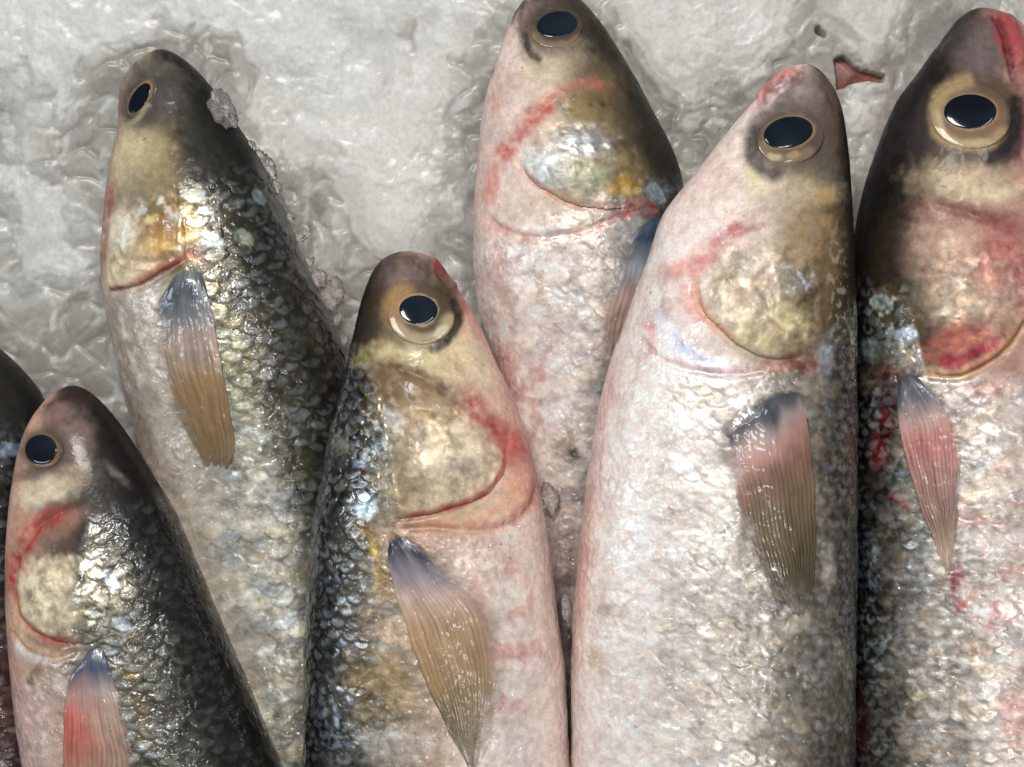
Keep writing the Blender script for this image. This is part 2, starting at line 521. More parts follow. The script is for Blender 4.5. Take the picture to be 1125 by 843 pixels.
    ia = np.unique(np.r_[np.arange(0, len(A), st), len(A) - 1]); jp = np.r_[np.arange(0, nphi_u, st), nphi_u - 1]
    Pc = P[ia][:, jp]; m = len(jp)
    bvh = BVHTree.FromPolygons([tuple(v) for v in Pc.reshape(-1, 3)], [tuple(int(q) for q in t) for t in grid_faces(len(ia), m)])
    cam = Vector((0, 0, H))
    def ray(px, py):
        t = Vector(((px - CX) * K, (CY - py) * K, 0)) - cam
        return t.normalized()
    def hit(px, py):
        h = bvh.ray_cast(cam, ray(px, py))
        if h[0] is None:
            h = bvh.find_nearest(Vector(to_world(px, py, zc)))
        n = h[1]
        if n.z < 0: n = -n
        return h[0], n
    # ---- gill cover: a thin plate over the cheek with a free rear edge
    g = f['gill']
    poly = [tuple(p) for p in smooth_line(list(g) + [g[0]], 90)]
    X2, Y2 = to_plan(P2)
    Xg, Yg = X2 + 1.5 * nz(16, 61, 2), Y2 + 1.5 * nz(16, 62, 2)
    ins = inside(Xg, Yg, poly) & up
    dd, _ = dist_line(Xg, Yg, poly + [poly[0]])
    gc = np.mean(np.array(g), 0)
    rear = ((X - gc[0]) * d[0] + (Y - gc[1]) * d[1]) / (np.abs((np.array(g) - gc) @ d).max())
    lat = ((X - gc[0]) * nrm[0] + (Y - gc[1]) * nrm[1]) / (np.abs((np.array(g) - gc) @ nrm).max())   # +1 on the photo's left
    if f['dorsal'] == 'R': lat = -lat
    free = sstep(-0.35, 0.25, rear) * (1 - sstep(0.25, 0.85, lat))
    off = (-0.0004 + 0.0011 * sstep(0, 26, dd)) * (1 - free) + free * (0.0017 - 0.0007 * (1 - sstep(0, 3.5, dd)))
    Q = P2 + N * off[..., None]
    vid = ins.ravel()
    keep = vid[F].all(1)
    Fg = F[keep]
    used = np.unique(Fg)
    remap = np.full(vid.size, -1); remap[used] = np.arange(len(used))
    if len(used):
        build('gill_cover', Q.reshape(-1, 3)[used], remap[Fg], M_SKIN, root, col.reshape(-1, 3)[used], {'silver': np.clip(silver.ravel()[used], 0, .9), 'slime': slime.ravel()[used], 'wet': wetm.ravel()[used]})
    # ---- eye
    def tangent(cx, cy, r):
        ps, n = [], Vector((0, 0, 0))
        for k in range(8):
            h = hit(cx + r * math.cos(k * math.pi / 4), cy + r * math.sin(k * math.pi / 4)); n += h[1]; ps.append(h[0])
        return hit(cx, cy)[0], n.normalized()
    c0, n0 = tangent(e['iris'][0], e['iris'][1], min(e['iris'][2:4]) * 0.8)
    def dome(name, el, lift, hgt, mat, colf, parent, nr=26, nt=72):
        cx, cy, rx, ry, ang = el
        an = math.radians(ang)
        V, C = [], []
        for i in range(nr + 1):
            q = i / nr
            for j in range(nt):
                t = 2 * math.pi * j / nt
                u, v = rx * q * math.cos(t), ry * q * math.sin(t)
                px, py = cx + u * math.cos(an) - v * math.sin(an), cy + u * math.sin(an) + v * math.cos(an)
                r = ray(px, py)
                tt = (c0 - cam).dot(n0) / r.dot(n0)
                p = cam + r * tt + n0 * (lift + hgt * math.sqrt(max(0, 1 - q * q)))
                V.append(p); C.append((px, py))
        # a short skirt so the dome is a closed lens, not a sheet
        for j in range(nt):
            p = Vector(V[nr * nt + j]) - n0 * 0.0030
            V.append(p); C.append(C[nr * nt + j])
        C = np.array(C)
        cc = np.tile(lin((120, 104, 90)), (len(C), 1))
        cc = eye_paint(C[:, 0], C[:, 1], cc) if colf else cc * 0.02
        return build(name, np.array(V), grid_faces(nr + 2, nt, True, True), mat, parent, np.clip(cc, 0.004, .8))
    hi = 0.0006
    eye = dome('eye', e['iris'], -0.0005, hi, M_EYE, True, root)
    dome('pupil', e['pupil'], -0.00004, 0.00042, M_PUPIL, False, eye, 14, 56)
    # ---- pectoral fin
    p = f['fin']
    nv, nu = 150, 110
    LL, RR = smooth_line(p['left'], nv), smooth_line(p['right'], nv)
    uu, vv = np.meshgrid(np.linspace(0, 1, nu), np.linspace(0, 1, nv))
    gx = LL[:, None, 0] * (1 - uu) + RR[:, None, 0] * uu
    gy = LL[:, None, 1] * (1 - uu) + RR[:, None, 1] * uu
    rays = p.get('rays', 13)
    rag = 6 * vnoise(uu * rays, 0 * uu + 3.3, seed + 70) * sstep(0.75, 1, vv)
    gy = gy + rag - p.get('round', 9) * np.sin(math.pi * uu) ** 0.8 * (1 - sstep(0, 0.25, vv))
    gx = gx + 3.0 * fbm(vv * 5, uu * 2, seed + 76, 3) * sstep(0, .2, vv)
    base = np.zeros((nv, nu, 3)); bn = np.zeros((nv, nu, 3))
    for i in range(0, nv):
        for j in range(0, nu):
            if i % 3 and i != nv - 1 or j % 3 and j != nu - 1: continue
            h = hit(gx[i, j], gy[i, j]); base[i, j] = h[0]; bn[i, j] = h[1]
    iu = [i for i in range(nv) if i % 3 == 0 or i == nv - 1]; ju = [j for j in range(nu) if j % 3 == 0 or j == nu - 1]
    for k in range(3):
        for arr in (base, bn):
            tmp = np.array([np.interp(np.arange(nu), ju, arr[i, ju, k]) for i in iu])
            arr[:, :, k] = np.array([np.interp(np.arange(nv), iu, tmp[:, j]) for j in range(nu)]).T
    bn /= np.linalg.norm(bn, axis=-1, keepdims=True)
    spread = np.sin(math.pi * uu) ** 0.5
    ridge = np.abs(np.sin(math.pi * (uu + 0.010 * fbm(vv * 4, uu * 5, seed + 71)) * rays)) * (0.6 + 0.8 * fbm(uu * 6, vv * 3, seed + 77))
    fs = uu if p.get('fade', 'L') == 'R' else 1 - uu            # 1 on the edge that melts into the flank
    lift = -0.0006 * (1 - sstep(0, .08, vv)) + 0.0002 + p.get('lift', 0.002)*0.6 * sstep(0, 0.18, vv) * (1 - fs ** 2) ** 0.5 + 0.00012 * ridge * sstep(0.12, 0.3, vv) + 0.0004 * fbm(uu * 4, vv * 6, seed + 72)
    lift += p.get('knob', 0.0018) * np.exp(-((vv - 0.05) / 0.09) ** 2) * spread
    top = base + bn * lift[..., None]
    bot = base + bn * (lift - 0.0009 - 0.6 * p.get('lift', 0.002)*0.6 * sstep(0.0, 0.1, 1 - vv) * (1 - fs ** 2) ** 0.5 * sstep(0, 0.15, 1 - fs))[..., None]
    cst = p['cols']
    vn = np.clip(vv + 0.06 * fbm(uu * 5, vv * 4, seed + 73) + p.get('slant', 0.0) * (uu - 0.5), 0, 1)
    fc = ramp(vn, cst)
    if 'left_tint' in p:
        lv, lw, ls = p.get('lt', (0.12, 0.12, 1.0))
        k = ls * (1 - sstep(0.0, 0.7, uu + 0.3 * fbm(uu * 5, vv * 8, seed + 80, 3))) * np.exp(-((vv - lv) / lw) ** 2)
        fc = fc * (1 - k[..., None]) + lin(p['left_tint']) * k[..., None]
    streak = 1 + (p.get('streak', 0.3) * (ridge - 0.4) + 0.4 * fbm(uu * rays * 1.6, vv * 3.5, seed + 74, 3)) * sstep(0.08, 0.4, vv) - p.get('stripe', 0.25) * np.exp(-((ridge) / 0.22) ** 2) * sstep(0.2, 0.45, vv) + 0.35 * fbm(uu * 5, vv * 8, seed + 78, 4)
    fc = np.clip(fc * np.clip(streak, 0.3, 1.7)[..., None], 0.004, 0.8)
    cov = 1 - p.get('clear', 0.35) * sstep(0.45, 1.0, vv + 0.15 * fbm(uu * 6, vv * 6, seed + 75)) * (1 - 0.5 * ridge)
    fn = fbm(uu * 4, vv * 5, seed + 79, 3)
    cov = np.clip(cov, 0.3, 1) * (1 - 0.95 * sstep(1 - p.get('fw', 0.45), 1.0, fs + 0.18 * fn)) * sstep(-0.01, 0.035, vv + 0.02 * fn) * (1 - p.get('tipfade', 0.6) * sstep(p.get('tipv', 0.93), 1, vv + 0.10 * fn))
    V = np.concatenate([top.reshape(-1, 3), bot.reshape(-1, 3)])
    n_ = nv * nu
    Ft = grid_faces(nv, nu); Fb = grid_faces(nv, nu, flip=True) + n_
    idx = np.arange(n_).reshape(nv, nu)
    def skirt(e_):
        return np.stack([e_[:-1], e_[1:], e_[1:] + n_, e_[:-1] + n_], 1)
    Fs = np.concatenate([skirt(idx[0]), skirt(idx[-1][::-1]), skirt(idx[:, 0][::-1]), skirt(idx[:, -1])])
    FF = np.concatenate([Ft, Fb])
    FF = np.concatenate([FF[:, ::-1], Fs])
    build('pectoral_fin', V, FF, M_FIN, root, np.concatenate([fc.reshape(-1, 3)] * 2), {'cover': np.concatenate([cov.ravel()] * 2)})
    return root, hit

FISH = []
# --- lower left pair, hidden ones first -----------------------------------
FISH.append(dict(
    label='dark fish cut off by the left edge, mostly hidden behind the smallest fish', seed=11, zc=0.012, vis=560,
    snout=(-120, 330), dir=(0.10, 1.0), dorsal='R', ratio=0.62, nphi=170,
    left=[(-150, 345), (-185, 400), (-215, 500), (-225, 640), (-225, 900)],
    right=[(-75, 338), (-30, 362), (20, 402), (48, 440), (62, 500), (72, 600), (78, 700), (85, 900)],
    head=[(0, 150), (1, 190)],
    ramp_head=[(0, (38, 36, 33)), (0.25, (55, 52, 46)), (0.5, (110, 100, 85)), (1, (190, 175, 165))],
    ramp_body=[(0, (34, 33, 32)), (0.15, (46, 44, 44)), (0.3, (66, 48, 44)), (0.6, (120, 92, 84)), (1, (205, 190, 180))],
    crisp=[(0, .7), (0.4, .9), (1, .2)], tint=[(0, .4), (.4, .8), (1, .3)], silver=[(0, .1), (.3, .5), (1, .3)],
    paint=[('blob', (80, 48, 44), 12, 790, 24, 130, 0, .8, .6), ('blob', (150, 170, 195), 10, 495, 14, 9, -10, .7, .6, .5),  # the pale blue blob is a painted glint
           ('blob', (26, 24, 24), 12, 590, 20, 70, 0, .8, .6)],
    gill=[(-150, 470), (-110, 440), (-80, 480), (-100, 540), (-140, 540)],
    eye=dict(iris=(-110, 392, 22, 20, 0), pupil=(-110, 392, 16, 14, 0), paint=[('ell', (90, 80, 74), (-110, 392, 30, 28, 0), .8, .5), ('ell', (180, 150, 104), (-110, 392, 19, 17, 0), .9, .2)]),
    fin=dict(left=[(-130, 560), (-140, 620), (-115, 720)], right=[(-90, 555), (-70, 620), (-100, 720)],
             cols=[(0, (70, 75, 85)), (.3, (190, 150, 135)), (1, (150, 125, 90))])))

FISH.append(dict(
    label='dark olive backed fish at the top left, eye at its very edge', seed=23, zc=0.020, vis=860,
    snout=(172, 55), dir=(0.215, 1.0), dorsal='R', ratio=0.70,
    left=[(152, 66), (140, 80), (131, 105), (130, 140), (121, 180), (115, 230), (112, 300), (118, 345), (134, 420), (150, 480), (165, 560), (180, 640), (205, 760), (225, 930)],
    right=[(203, 66), (236, 100), (263, 140), (290, 182), (313, 235), (336, 290), (359, 340), (377, 390), (388, 440), (396, 520), (402, 640), (408, 760), (415, 930)],
    head=[(0, 150), (0.35, 165), (0.5, 165), (0.55, 240), (0.8, 250), (1, 245)],
    ramp_head=[(0, (30, 30, 27)), (0.22, (38, 36, 28)), (0.42, (54, 45, 28)), (0.5, (98, 82, 52)), (0.62, (150, 135, 104)), (0.85, (188, 172, 142)), (1, (176, 150, 130))],
    ramp_body=[(0, (34, 33, 29)), (0.16, (50, 48, 38)), (0.34, (80, 73, 54)), (0.5, (116, 107, 82)), (0.62, (164, 150, 126)), (0.78, (186, 172, 156)), (1, (172, 156, 142))],
    crisp=[(0, .9), (0.55, 1), (.7, .5), (1, .25)], tint=[(0, .9), (.5, 1), (.7, .4), (1, .2)], silver=[(0, .15), (.3, .45), (.6, .55), (.8, .3), (1, .15)],
    scale=(12.5, 27),
    paint=[('blob', (98, 92, 86), 168, 84, 44, 34, 20, .85, .7), ('blob', (86, 80, 76), 168, 116, 34, 36, 15, .8, .55),
           ('blob', (66, 62, 60), 180, 98, 18, 22, 0, .6, .7),
           ('blob', (196, 182, 146), 150, 168, 34, 26, -20, .8, .8), ('blob', (158, 140, 100), 175, 180, 26, 36, 0, .6, .8),
           ('blob', (40, 40, 32), 232, 172, 28, 62, -20, .7, .6),
           ('blob', (118, 106, 92), 150, 222, 30, 34, 20, .6, .8),
           ('blob', (232, 222, 200), 135, 255, 24, 30, 15, .9, .7, .15), ('blob', (166, 126, 70), 192, 252, 34, 40, 10, .8, .7, .05),
           ('blob', (196, 150, 80), 175, 275, 22, 20, 0, .6, .8), ('blob', (168, 128, 88), 165, 255, 12, 16, 0, .5, .8),
           ('mottle', (225, 205, 150), 185, 250, 45, 45, 0, .6, 14), ('mottle', (205, 212, 206), 190, 225, 50, 22, -10, .9, 11),
           ('blob', (228, 210, 172), 140, 302, 34, 18, -18, .85, .6), ('blob', (198, 178, 150), 160, 290, 26, 14, -25, .5, .7),
           ('line', (162, 86, 74), [(126, 205), (118, 232), (113, 262), (112, 292)], 8, .75),
           ('line', (166, 90, 76), [(150, 312), (180, 296), (200, 282), (212, 280), (226, 290)], 7, .85), ('line', (200, 110, 90), [(118, 318), (150, 313), (180, 298)], 5, .5),
           ('blob', (188, 172, 158), 158, 345, 30, 40, 10, .7, .7), ('mottle', (226, 210, 196), 150, 370, 40, 70, 0, .6, 10),
           ('blob', (206, 216, 214), 232, 263, 15, 8, 30, .9, .4, .5), ('blob', (150, 156, 140), 268, 262, 13, 8, 25, .8, .4, .4), ('blob', (150, 160, 165), 284, 218, 11, 7, 50, .5, .4, .3),
           ('mottle', (196, 196, 182), 215, 224, 30, 26, 0, .8, 9),
           ('blob', (150, 140, 104), 262, 450, 22, 110, -8, .5, .8, .3), ('blob', (196, 188, 176), 290, 660, 62, 190, -12, .75, .8, .3), ('blob', (178, 172, 160), 275, 520, 34, 80, -12, .5, .8, .3),
           ('line', (34, 30, 30), [(180, 60), (192, 66), (202, 74)], 5, .8), ('groove', [(180, 60), (192, 66), (204, 76)], 3, .9), ('line', (150, 90, 84), [(130, 96), (132, 112), (131, 126)], 6, .6), ('groove', [(203, 100), (200, 140), (196, 180)], 7, .25),
           ('groove', [(118, 322), (150, 316), (182, 300), (205, 284)], 4, 1.0), ('bulge', 165, 262, 50, 55, 0, 1.6),
           ('groove', [(126, 268), (140, 285), (170, 290), (195, 280)], 4, .7)],
    gill=[(124, 262), (140, 225), (180, 212), (212, 235), (214, 268), (204, 284), (178, 299), (148, 314), (122, 318), (118, 290)],
    eye=dict(iris=(155, 107, 12, 25, 32), pupil=(153, 108, 8.5, 19, 32), paint=[('ell', (86, 79, 75), (156, 110, 26, 34, 30), .9, .5), ('ell', (104, 96, 90), (152, 112, 14, 27, 32), .9, .3), ('line', (186, 172, 142), [(139, 138), (152, 130), (163, 116)], 5, .85), ('ell', (176, 146, 92), (153.5, 107, 10.5, 21.5, 32), .95, .15)]),
    fin=dict(streak=.08, fw=.3, left=[(186, 310), (168, 350), (170, 390), (184, 432), (202, 476), (220, 508)], right=[(222, 298), (235, 350), (243, 400), (253, 450), (258, 490), (254, 512)],
             stripe=.0, rays=12, lift=0.0030, clear=.25,
             cols=[(0, (112, 116, 116)), (.1, (56, 66, 78)), (.22, (104, 106, 106)), (.36, (158, 138, 124)), (.55, (142, 114, 80)), (.8, (126, 98, 60)), (1, (118, 98, 68))])))

FISH.append(dict(
    label='pale pink fish at the top centre whose snout touches the top of the photo', seed=37, zc=0.020, vis=900,
    snout=(603, -14), dir=(0.05, 1.0), dorsal='R', ratio=0.70,
    left=[(582, -6), (568, 8), (553, 45), (538, 88), (529, 130), (523, 190), (520, 260), (524, 330), (540, 385), (552, 440), (562, 500), (572, 600), (580, 700), (590, 930)],
    right=[(634, -3), (662, 28), (690, 72), (715, 118), (738, 163), (749, 198), (752, 250), (745, 310), (722, 400), (700, 500), (682, 600), (668, 700), (660, 930)],
    head=[(0, 220), (0.4, 235), (0.6, 262), (1, 275)],
    ramp_head=[(0, (44, 42, 36)), (0.14, (56, 52, 42)), (0.26, (96, 84, 62)), (0.42, (160, 142, 112)), (0.65, (206, 186, 168)), (0.85, (224, 204, 194)), (1, (216, 188, 178))],
    ramp_body=[(0, (50, 50, 50)), (0.2, (120, 118, 116)), (0.4, (196, 182, 172)), (0.7, (230, 216, 209)), (1, (228, 208, 200))],
    crisp=[(0, .7), (0.5, .65), (1, .4)], tint=[(0, .6), (.5, .35), (1, .15)], silver=[(0, .3), (.4, .4), (1, .15)], slime=1.7,
    paint=[('blob', (92, 80, 76), 606, 8, 48, 36, 0, .85, .6), ('blob', (70, 60, 56), 612, 30, 42, 32, -10, .8, .6),
           ('blob', (62, 54, 46), 655, 58, 30, 34, 40, .6, .8), ('blob', (150, 126, 112), 580, 24, 9, 22, 20, .7, .6), ('groove', [(556, 26), (568, 10), (582, -2)], 4, 1.2), ('line', (66, 50, 46), [(556, 26), (568, 10), (582, -2)], 6, .8), ('line', (70, 58, 52), [(575, 48), (580, 62), (590, 66)], 9, .5),
           ('blob', (176, 160, 136), 612, 62, 40, 28, 0, .85, .7), ('blob', (200, 186, 158), 596, 78, 30, 22, -10, .7, .7),
           ('blob', (122, 104, 84), 655, 92, 40, 30, 25, .6, .8),
           ('line', (70, 62, 54), [(543, 58), (538, 85)], 5, .9), ('blob', (206, 182, 172), 552, 110, 18, 50, 12, .8, .7),
           ('line', (199, 100, 90), [(546, 180), (560, 158), (578, 136), (600, 118), (612, 104)], 13, .95), ('line', (190, 112, 96), [(605, 110), (622, 98), (645, 92), (668, 96)], 8, .7),
           ('blob', (214, 150, 134), 540, 204, 11, 26, 10, .75, .7), ('blob', (214, 160, 142), 545, 114, 10, 14, 0, .6, .8), ('blob', (215, 196, 184), 556, 138, 18, 24, 20, .7, .7),
           ('blob', (136, 114, 66), 640, 116, 24, 22, 0, .8, .7), ('blob', (112, 92, 58), 664, 110, 14, 18, 0, .7, .7), ('mottle', (80, 66, 44), 650, 118, 45, 26, 10, .7, 16),
           ('blob', (200, 206, 204), 600, 186, 32, 28, 25, .95, .6, .25), ('blob', (170, 170, 172), 640, 158, 36, 20, 5, .9, .6, .55), ('mottle', (226, 230, 226), 645, 158, 44, 24, 5, .9, 10),
           ('blob', (168, 170, 146), 640, 196, 36, 24, 0, .8, .7, .15), ('blob', (176, 136, 66), 684, 206, 20, 16, 0, .9, .7, .2), ('mottle', (196, 164, 92), 680, 208, 36, 20, 0, .8, 9),
           ('blob', (150, 134, 98), 696, 180, 14, 24, -30, .7, .7), ('blob', (104, 92, 66), 690, 225, 30, 10, -10, .6, .7), ('blob', (176, 186, 192), 720, 214, 9, 15, -30, .9, .4, .5),
           ('line', (214, 140, 116), [(568, 176), (578, 194), (604, 212), (640, 228), (676, 228)], 7, .6),
           ('line', (200, 118, 104), [(532, 236), (548, 252), (580, 262), (625, 258), (665, 244), (690, 232), (715, 230)], 9, .5),
           ('line', (164, 78, 72), [(680, 236), (700, 228), (722, 232)], 10, .8),
           ('blob', (210, 194, 178), 600, 236, 50, 20, 12, .7, .7), ('blob', (200, 150, 140), 548, 292, 18, 36, 0, .4, .8),
           ('mottle', (238, 226, 216), 590, 350, 90, 110, 0, .65, 9), ('mottle', (196, 140, 128), 570, 420, 70, 90, 0, .55, 22), ('mottle', (158, 138, 108), 590, 310, 60, 60, 0, .4, 18),
           ('blob', (128, 112, 88), 622, 494, 18, 20, 0, .7, .7), ('blob', (88, 78, 62), 630, 498, 7, 10, 0, .7, .8), ('blob', (160, 134, 102), 596, 324, 12, 14, 0, .5, .8),
           ('blob', (206, 120, 112), 556, 410, 14, 40, -8, .6, .8),
           ('blob', (150, 116, 104), 612, 610, 40, 90, 0, .6, .7), ('blob', (96, 66, 60), 622, 730, 40, 110, 0, .7, .7),  # the darker blob paints the deep shade between the neighbouring fish
           ('groove', [(568, 172), (578, 192), (604, 211), (640, 227), (690, 226)], 4, .9), ('groove', [(530, 228), (548, 250), (580, 261), (625, 258), (665, 244), (715, 228)], 4, .9),
           ('groove', [(548, 180), (562, 156), (590, 126), (620, 102)], 5, .8), ('bulge', 640, 185, 70, 40, 10, 1.5)],
    gill=[(570, 165), (585, 140), (625, 128), (672, 136), (706, 165), (722, 200), (716, 226), (680, 230), (640, 228), (604, 212), (578, 192)],
    eye=dict(iris=(611, 30, 29, 22, -10), pupil=(612, 27, 22.5, 14.5, -10), paint=[('ell', (80, 68, 62), (612, 30, 44, 33, -10), .85, .5), ('line', (58, 48, 44), [(577, 40), (582, 58), (592, 66)], 7, .85), ('line', (164, 142, 114), [(588, 40), (602, 49), (620, 49), (634, 42)], 8, .85), ('ell', (84, 72, 66), (613, 28, 27, 19, -10), .8, .3)]),
    fin=dict(left=[(694, 258), (672, 300), (658, 340), (654, 380), (662, 420)], right=[(736, 240), (745, 300), (735, 350), (715, 400), (690, 430)], rays=14, lift=0.0015, clear=.4,
             cols=[(0, (70, 84, 104)), (.1, (62, 76, 98)), (.25, (168, 176, 184)), (.42, (200, 170, 160)), (.6, (190, 150, 136)), (1, (176, 156, 130))])))

FISH.append(dict(
    label='red streaked fish cut off by the right edge, red around its mouth and cheek', seed=53, zc=0.030, vis=860,
    snout=(1078, 9), dir=(0.02, 1.0), dorsal='L', ratio=0.66,
    left=[(1052, 22), (1015, 72), (985, 112), (965, 160), (950, 205), (940, 255), (934, 330), (930, 420), (928, 600), (928, 930)],
    right=[(1110, 18), (1140, 50), (1168, 100), (1192, 200), (1212, 300), (1230, 450), (1240, 600), (1248, 930)],
    head=[(0, 300), (0.18, 330), (0.25, 400), (0.5, 412), (0.8, 380), (1, 360)],
    ramp_head=[(0, (22, 21, 21)), (0.09, (28, 25, 22)), (0.18, (44, 34, 26)), (0.29, (112, 88, 70)), (0.45, (172, 140, 122)), (0.7, (188, 144, 132)), (1, (205, 165, 155))],
    ramp_body=[(0, (20, 19, 18)), (0.05, (40, 37, 33)), (0.12, (98, 90, 78)), (0.25, (166, 152, 138)), (0.5, (204, 188, 178)), (0.8, (216, 198, 190)), (1, (216, 196, 188))],
    crisp=[(0, .9), (0.3, .95), (.6, .75), (1, .4)], tint=[(0, .9), (.3, .7), (.6, .4), (1, .2)], silver=[(0, .3), (.08, .8), (.3, .5), (1, .25)], scale=(11, 23), slime=1.3,
    paint=[('blob', (92, 80, 80), 1076, 52, 44, 50, 10, .9, .6), ('blob', (128, 112, 112), 1078, 62, 26, 30, 0, .5, .8), ('blob', (70, 66, 66), 1048, 38, 14, 22, 35, .7, .5),
           ('blob', (182, 80, 82), 1112, 44, 17, 46, -22, .95, .5), ('blob', (172, 120, 114), 1122, 110, 14, 60, 0, .7, .7), ('blob', (205, 110, 104), 1120, 150, 12, 30, 0, .6, .8),
           ('blob', (84, 74, 70), 1075, 134, 64, 54, 0, .85, .5), ('blob', (50, 44, 44), 1104, 166, 26, 20, -35, .85, .6), ('blob', (66, 56, 50), 1050, 172, 30, 16, 10, .5, .7),
           ('blob', (60, 52, 48), 1008, 140, 22, 54, 22, .6, .7),
           ('blob', (204, 184, 150), 1066, 204, 70, 30, 8, .8, .85), ('blob', (222, 208, 178), 1090, 210, 34, 13, 6, .6, .8), ('mottle', (176, 148, 100), 1070, 205, 60, 22, 0, .5, 8),
           ('blob', (150, 96, 86), 1070, 240, 74, 18, 10, .85, .7), ('line', (130, 64, 60), [(1020, 222), (1050, 230), (1085, 238), (1125, 262)], 10, .6),
           ('blob', (192, 158, 138), 1030, 272, 44, 48, 20, .85, .75), ('blob', (216, 186, 160), 1055, 272, 24, 30, 40, .6, .7),
           ('blob', (184, 118, 110), 1100, 290, 44, 44, 0, .75, .7), ('line', (184, 100, 100), [(1080, 262), (1100, 272), (1124, 262)], 10, .6), ('mottle', (206, 150, 136), 1090, 290, 50, 50, 0, .6, 16),
           ('blob', (196, 176, 152), 1050, 330, 54, 32, 0, .7, .8), ('mottle', (224, 208, 190), 1060, 320, 60, 50, 0, .6, 13), ('mottle', (110, 96, 66), 1010, 310, 34, 26, 0, .7, 14),
           ('blob', (58, 46, 34), 972, 285, 22, 70, 8, .8, .7), ('blob', (92, 80, 52), 990, 345, 34, 40, 0, .7, .7), ('mottle', (196, 196, 176), 985, 350, 30, 40, 0, .8, 10),
           ('blob', (196, 204, 214), 994, 369, 14, 9, -10, .9, .4, .5), ('blob', (176, 190, 182), 966, 332, 11, 9, -20, .8, .4, .4), ('blob', (150, 160, 160), 958, 385, 12, 14, 0, .6, .5, .4),
           ('blob', (186, 108, 94), 1058, 378, 46, 26, -15, .85, .7), ('mottle', (166, 50, 68), 1060, 385, 46, 24, -18, .95, 12), ('blob', (162, 50, 66), 1050, 398, 22, 8, -20, .8, .7), ('blob', (166, 46, 66), 1078, 385, 13, 7, -10, .8, .7),
           ('line', (226, 176, 130), [(1012, 408), (1048, 412), (1082, 398), (1108, 376), (1126, 348)], 8, .85), ('line', (194, 106, 92), [(1060, 408), (1092, 392), (1122, 356)], 4, .6),
           ('blob', (196, 158, 150), 1085, 428, 50, 18, -14, .8, .7), ('blob', (120, 66, 50), 985, 412, 32, 12, -5, .7, .7), ('blob', (112, 94, 62), 950, 420, 16, 16, 0, .5, .7),
           ('blob', (96, 28, 34), 972, 470, 13, 46, 12, .9, .6), ('blob', (120, 40, 40), 966, 505, 13, 22, 0, .7, .7), ('line', (164, 66, 66), [(975, 540), (990, 552), (1002, 560)], 5, .7),
           ('blob', (162, 60, 78), 1052, 640, 9, 26, 10, .85, .7), ('line', (182, 76, 88), [(1045, 675), (1056, 668), (1062, 660)], 5, .8), ('line', (190, 100, 106), [(1082, 690), (1096, 676), (1092, 662)], 5, .7), ('line', (190, 100, 106), [(1086, 662), (1096, 668)], 4, .7),
           ('blob', (206, 130, 120), 1115, 790, 20, 40, 0, .6, .8), ('mottle', (200, 130, 120), 1095, 600, 50, 120, 0, .5, 18), ('blob', (180, 140, 112), 1068, 715, 20, 14, 0, .6, .8),
           ('mottle', (170, 196, 218), 958, 625, 16, 40, 0, .5, 6), ('mottle', (170, 192, 212), 968, 715, 24, 22, 0, .45, 6), ('blob', (34, 36, 44), 946, 600, 12, 40, 0, .7, .6), ('blob', (96, 50, 44), 944, 800, 14, 50, 0, .7, .7),
           ('mottle', (236, 226, 214), 1060, 720, 90, 140, 0, .5, 8), ('mottle', (222, 206, 188), 1100, 480, 50, 60, 0, .6, 12),
           ('groove', [(1100, 16), (1114, 42), (1123, 74)], 9, -1.6), ('groove', [(1090, 14), (1103, 40), (1110, 70), (1116, 96)], 4, 1.6), ('line', (92, 40, 44), [(1090, 14), (1103, 40), (1112, 72), (1118, 96)], 6, .8), ('groove', [(1028, 56), (1046, 34), (1066, 22)], 3.5, .8), ('groove', [(1012, 412), (1048, 416), (1084, 402), (1110, 380), (1128, 350)], 4, 1.1), ('groove', [(1020, 222), (1060, 234), (1100, 246), (1130, 268)], 5, .5),
           ('bulge', 1070, 330, 90, 80, 0, 1.6), ('groove', [(1028, 250), (1010, 310), (1008, 360)], 5, .5)],
    gill=[(1012, 300), (1030, 262), (1090, 262), (1150, 290), (1160, 330), (1128, 350), (1108, 378), (1082, 400), (1048, 413), (1010, 405), (1000, 360)],
    eye=dict(iris=(1067, 126, 45, 37, 5), pupil=(1066, 123, 29, 19.5, 0), paint=[('ell', (86, 76, 71), (1072, 130, 58, 50, 0), .85, .4), ('ell', (150, 124, 98), (1066, 124, 44, 36, 0), .9, .25), ('ell', (112, 90, 70), (1090, 104, 22, 20, 30), .85, .6), ('line', (202, 172, 124), [(1062, 88), (1040, 98), (1027, 120), (1031, 144), (1052, 158), (1082, 160), (1100, 146)], 13, .9), ('line', (226, 206, 164), [(1030, 126), (1038, 148), (1058, 158), (1084, 156)], 6, .7), ('line', (172, 132, 92), [(1044, 142), (1066, 147), (1090, 140)], 5, .7), ('line', (46, 40, 39), [(1115, 112), (1116, 140), (1106, 160), (1088, 174)], 13, .9), ('ell', (150, 118, 84), (1071, 126, 35, 27, 0), .7, .3), ('ell', (196, 166, 120), (1066, 123, 30.6, 21.2, 0), .8, .10)]),
    fin=dict(left=[(985, 420), (990, 470), (1004, 530), (1022, 582), (1040, 626)], right=[(1012, 418), (1054, 462), (1056, 510), (1054, 570), (1047, 626)], fade='R', fw=.2, rays=13, lift=0.0030, clear=.1,
             cols=[(0, (70, 76, 88)), (.12, (104, 106, 112)), (.22, (184, 150, 142)), (.34, (190, 122, 114)), (.5, (162, 120, 112)), (.75, (142, 112, 100)), (.95, (200, 172, 150)), (1, (210, 190, 160))])))

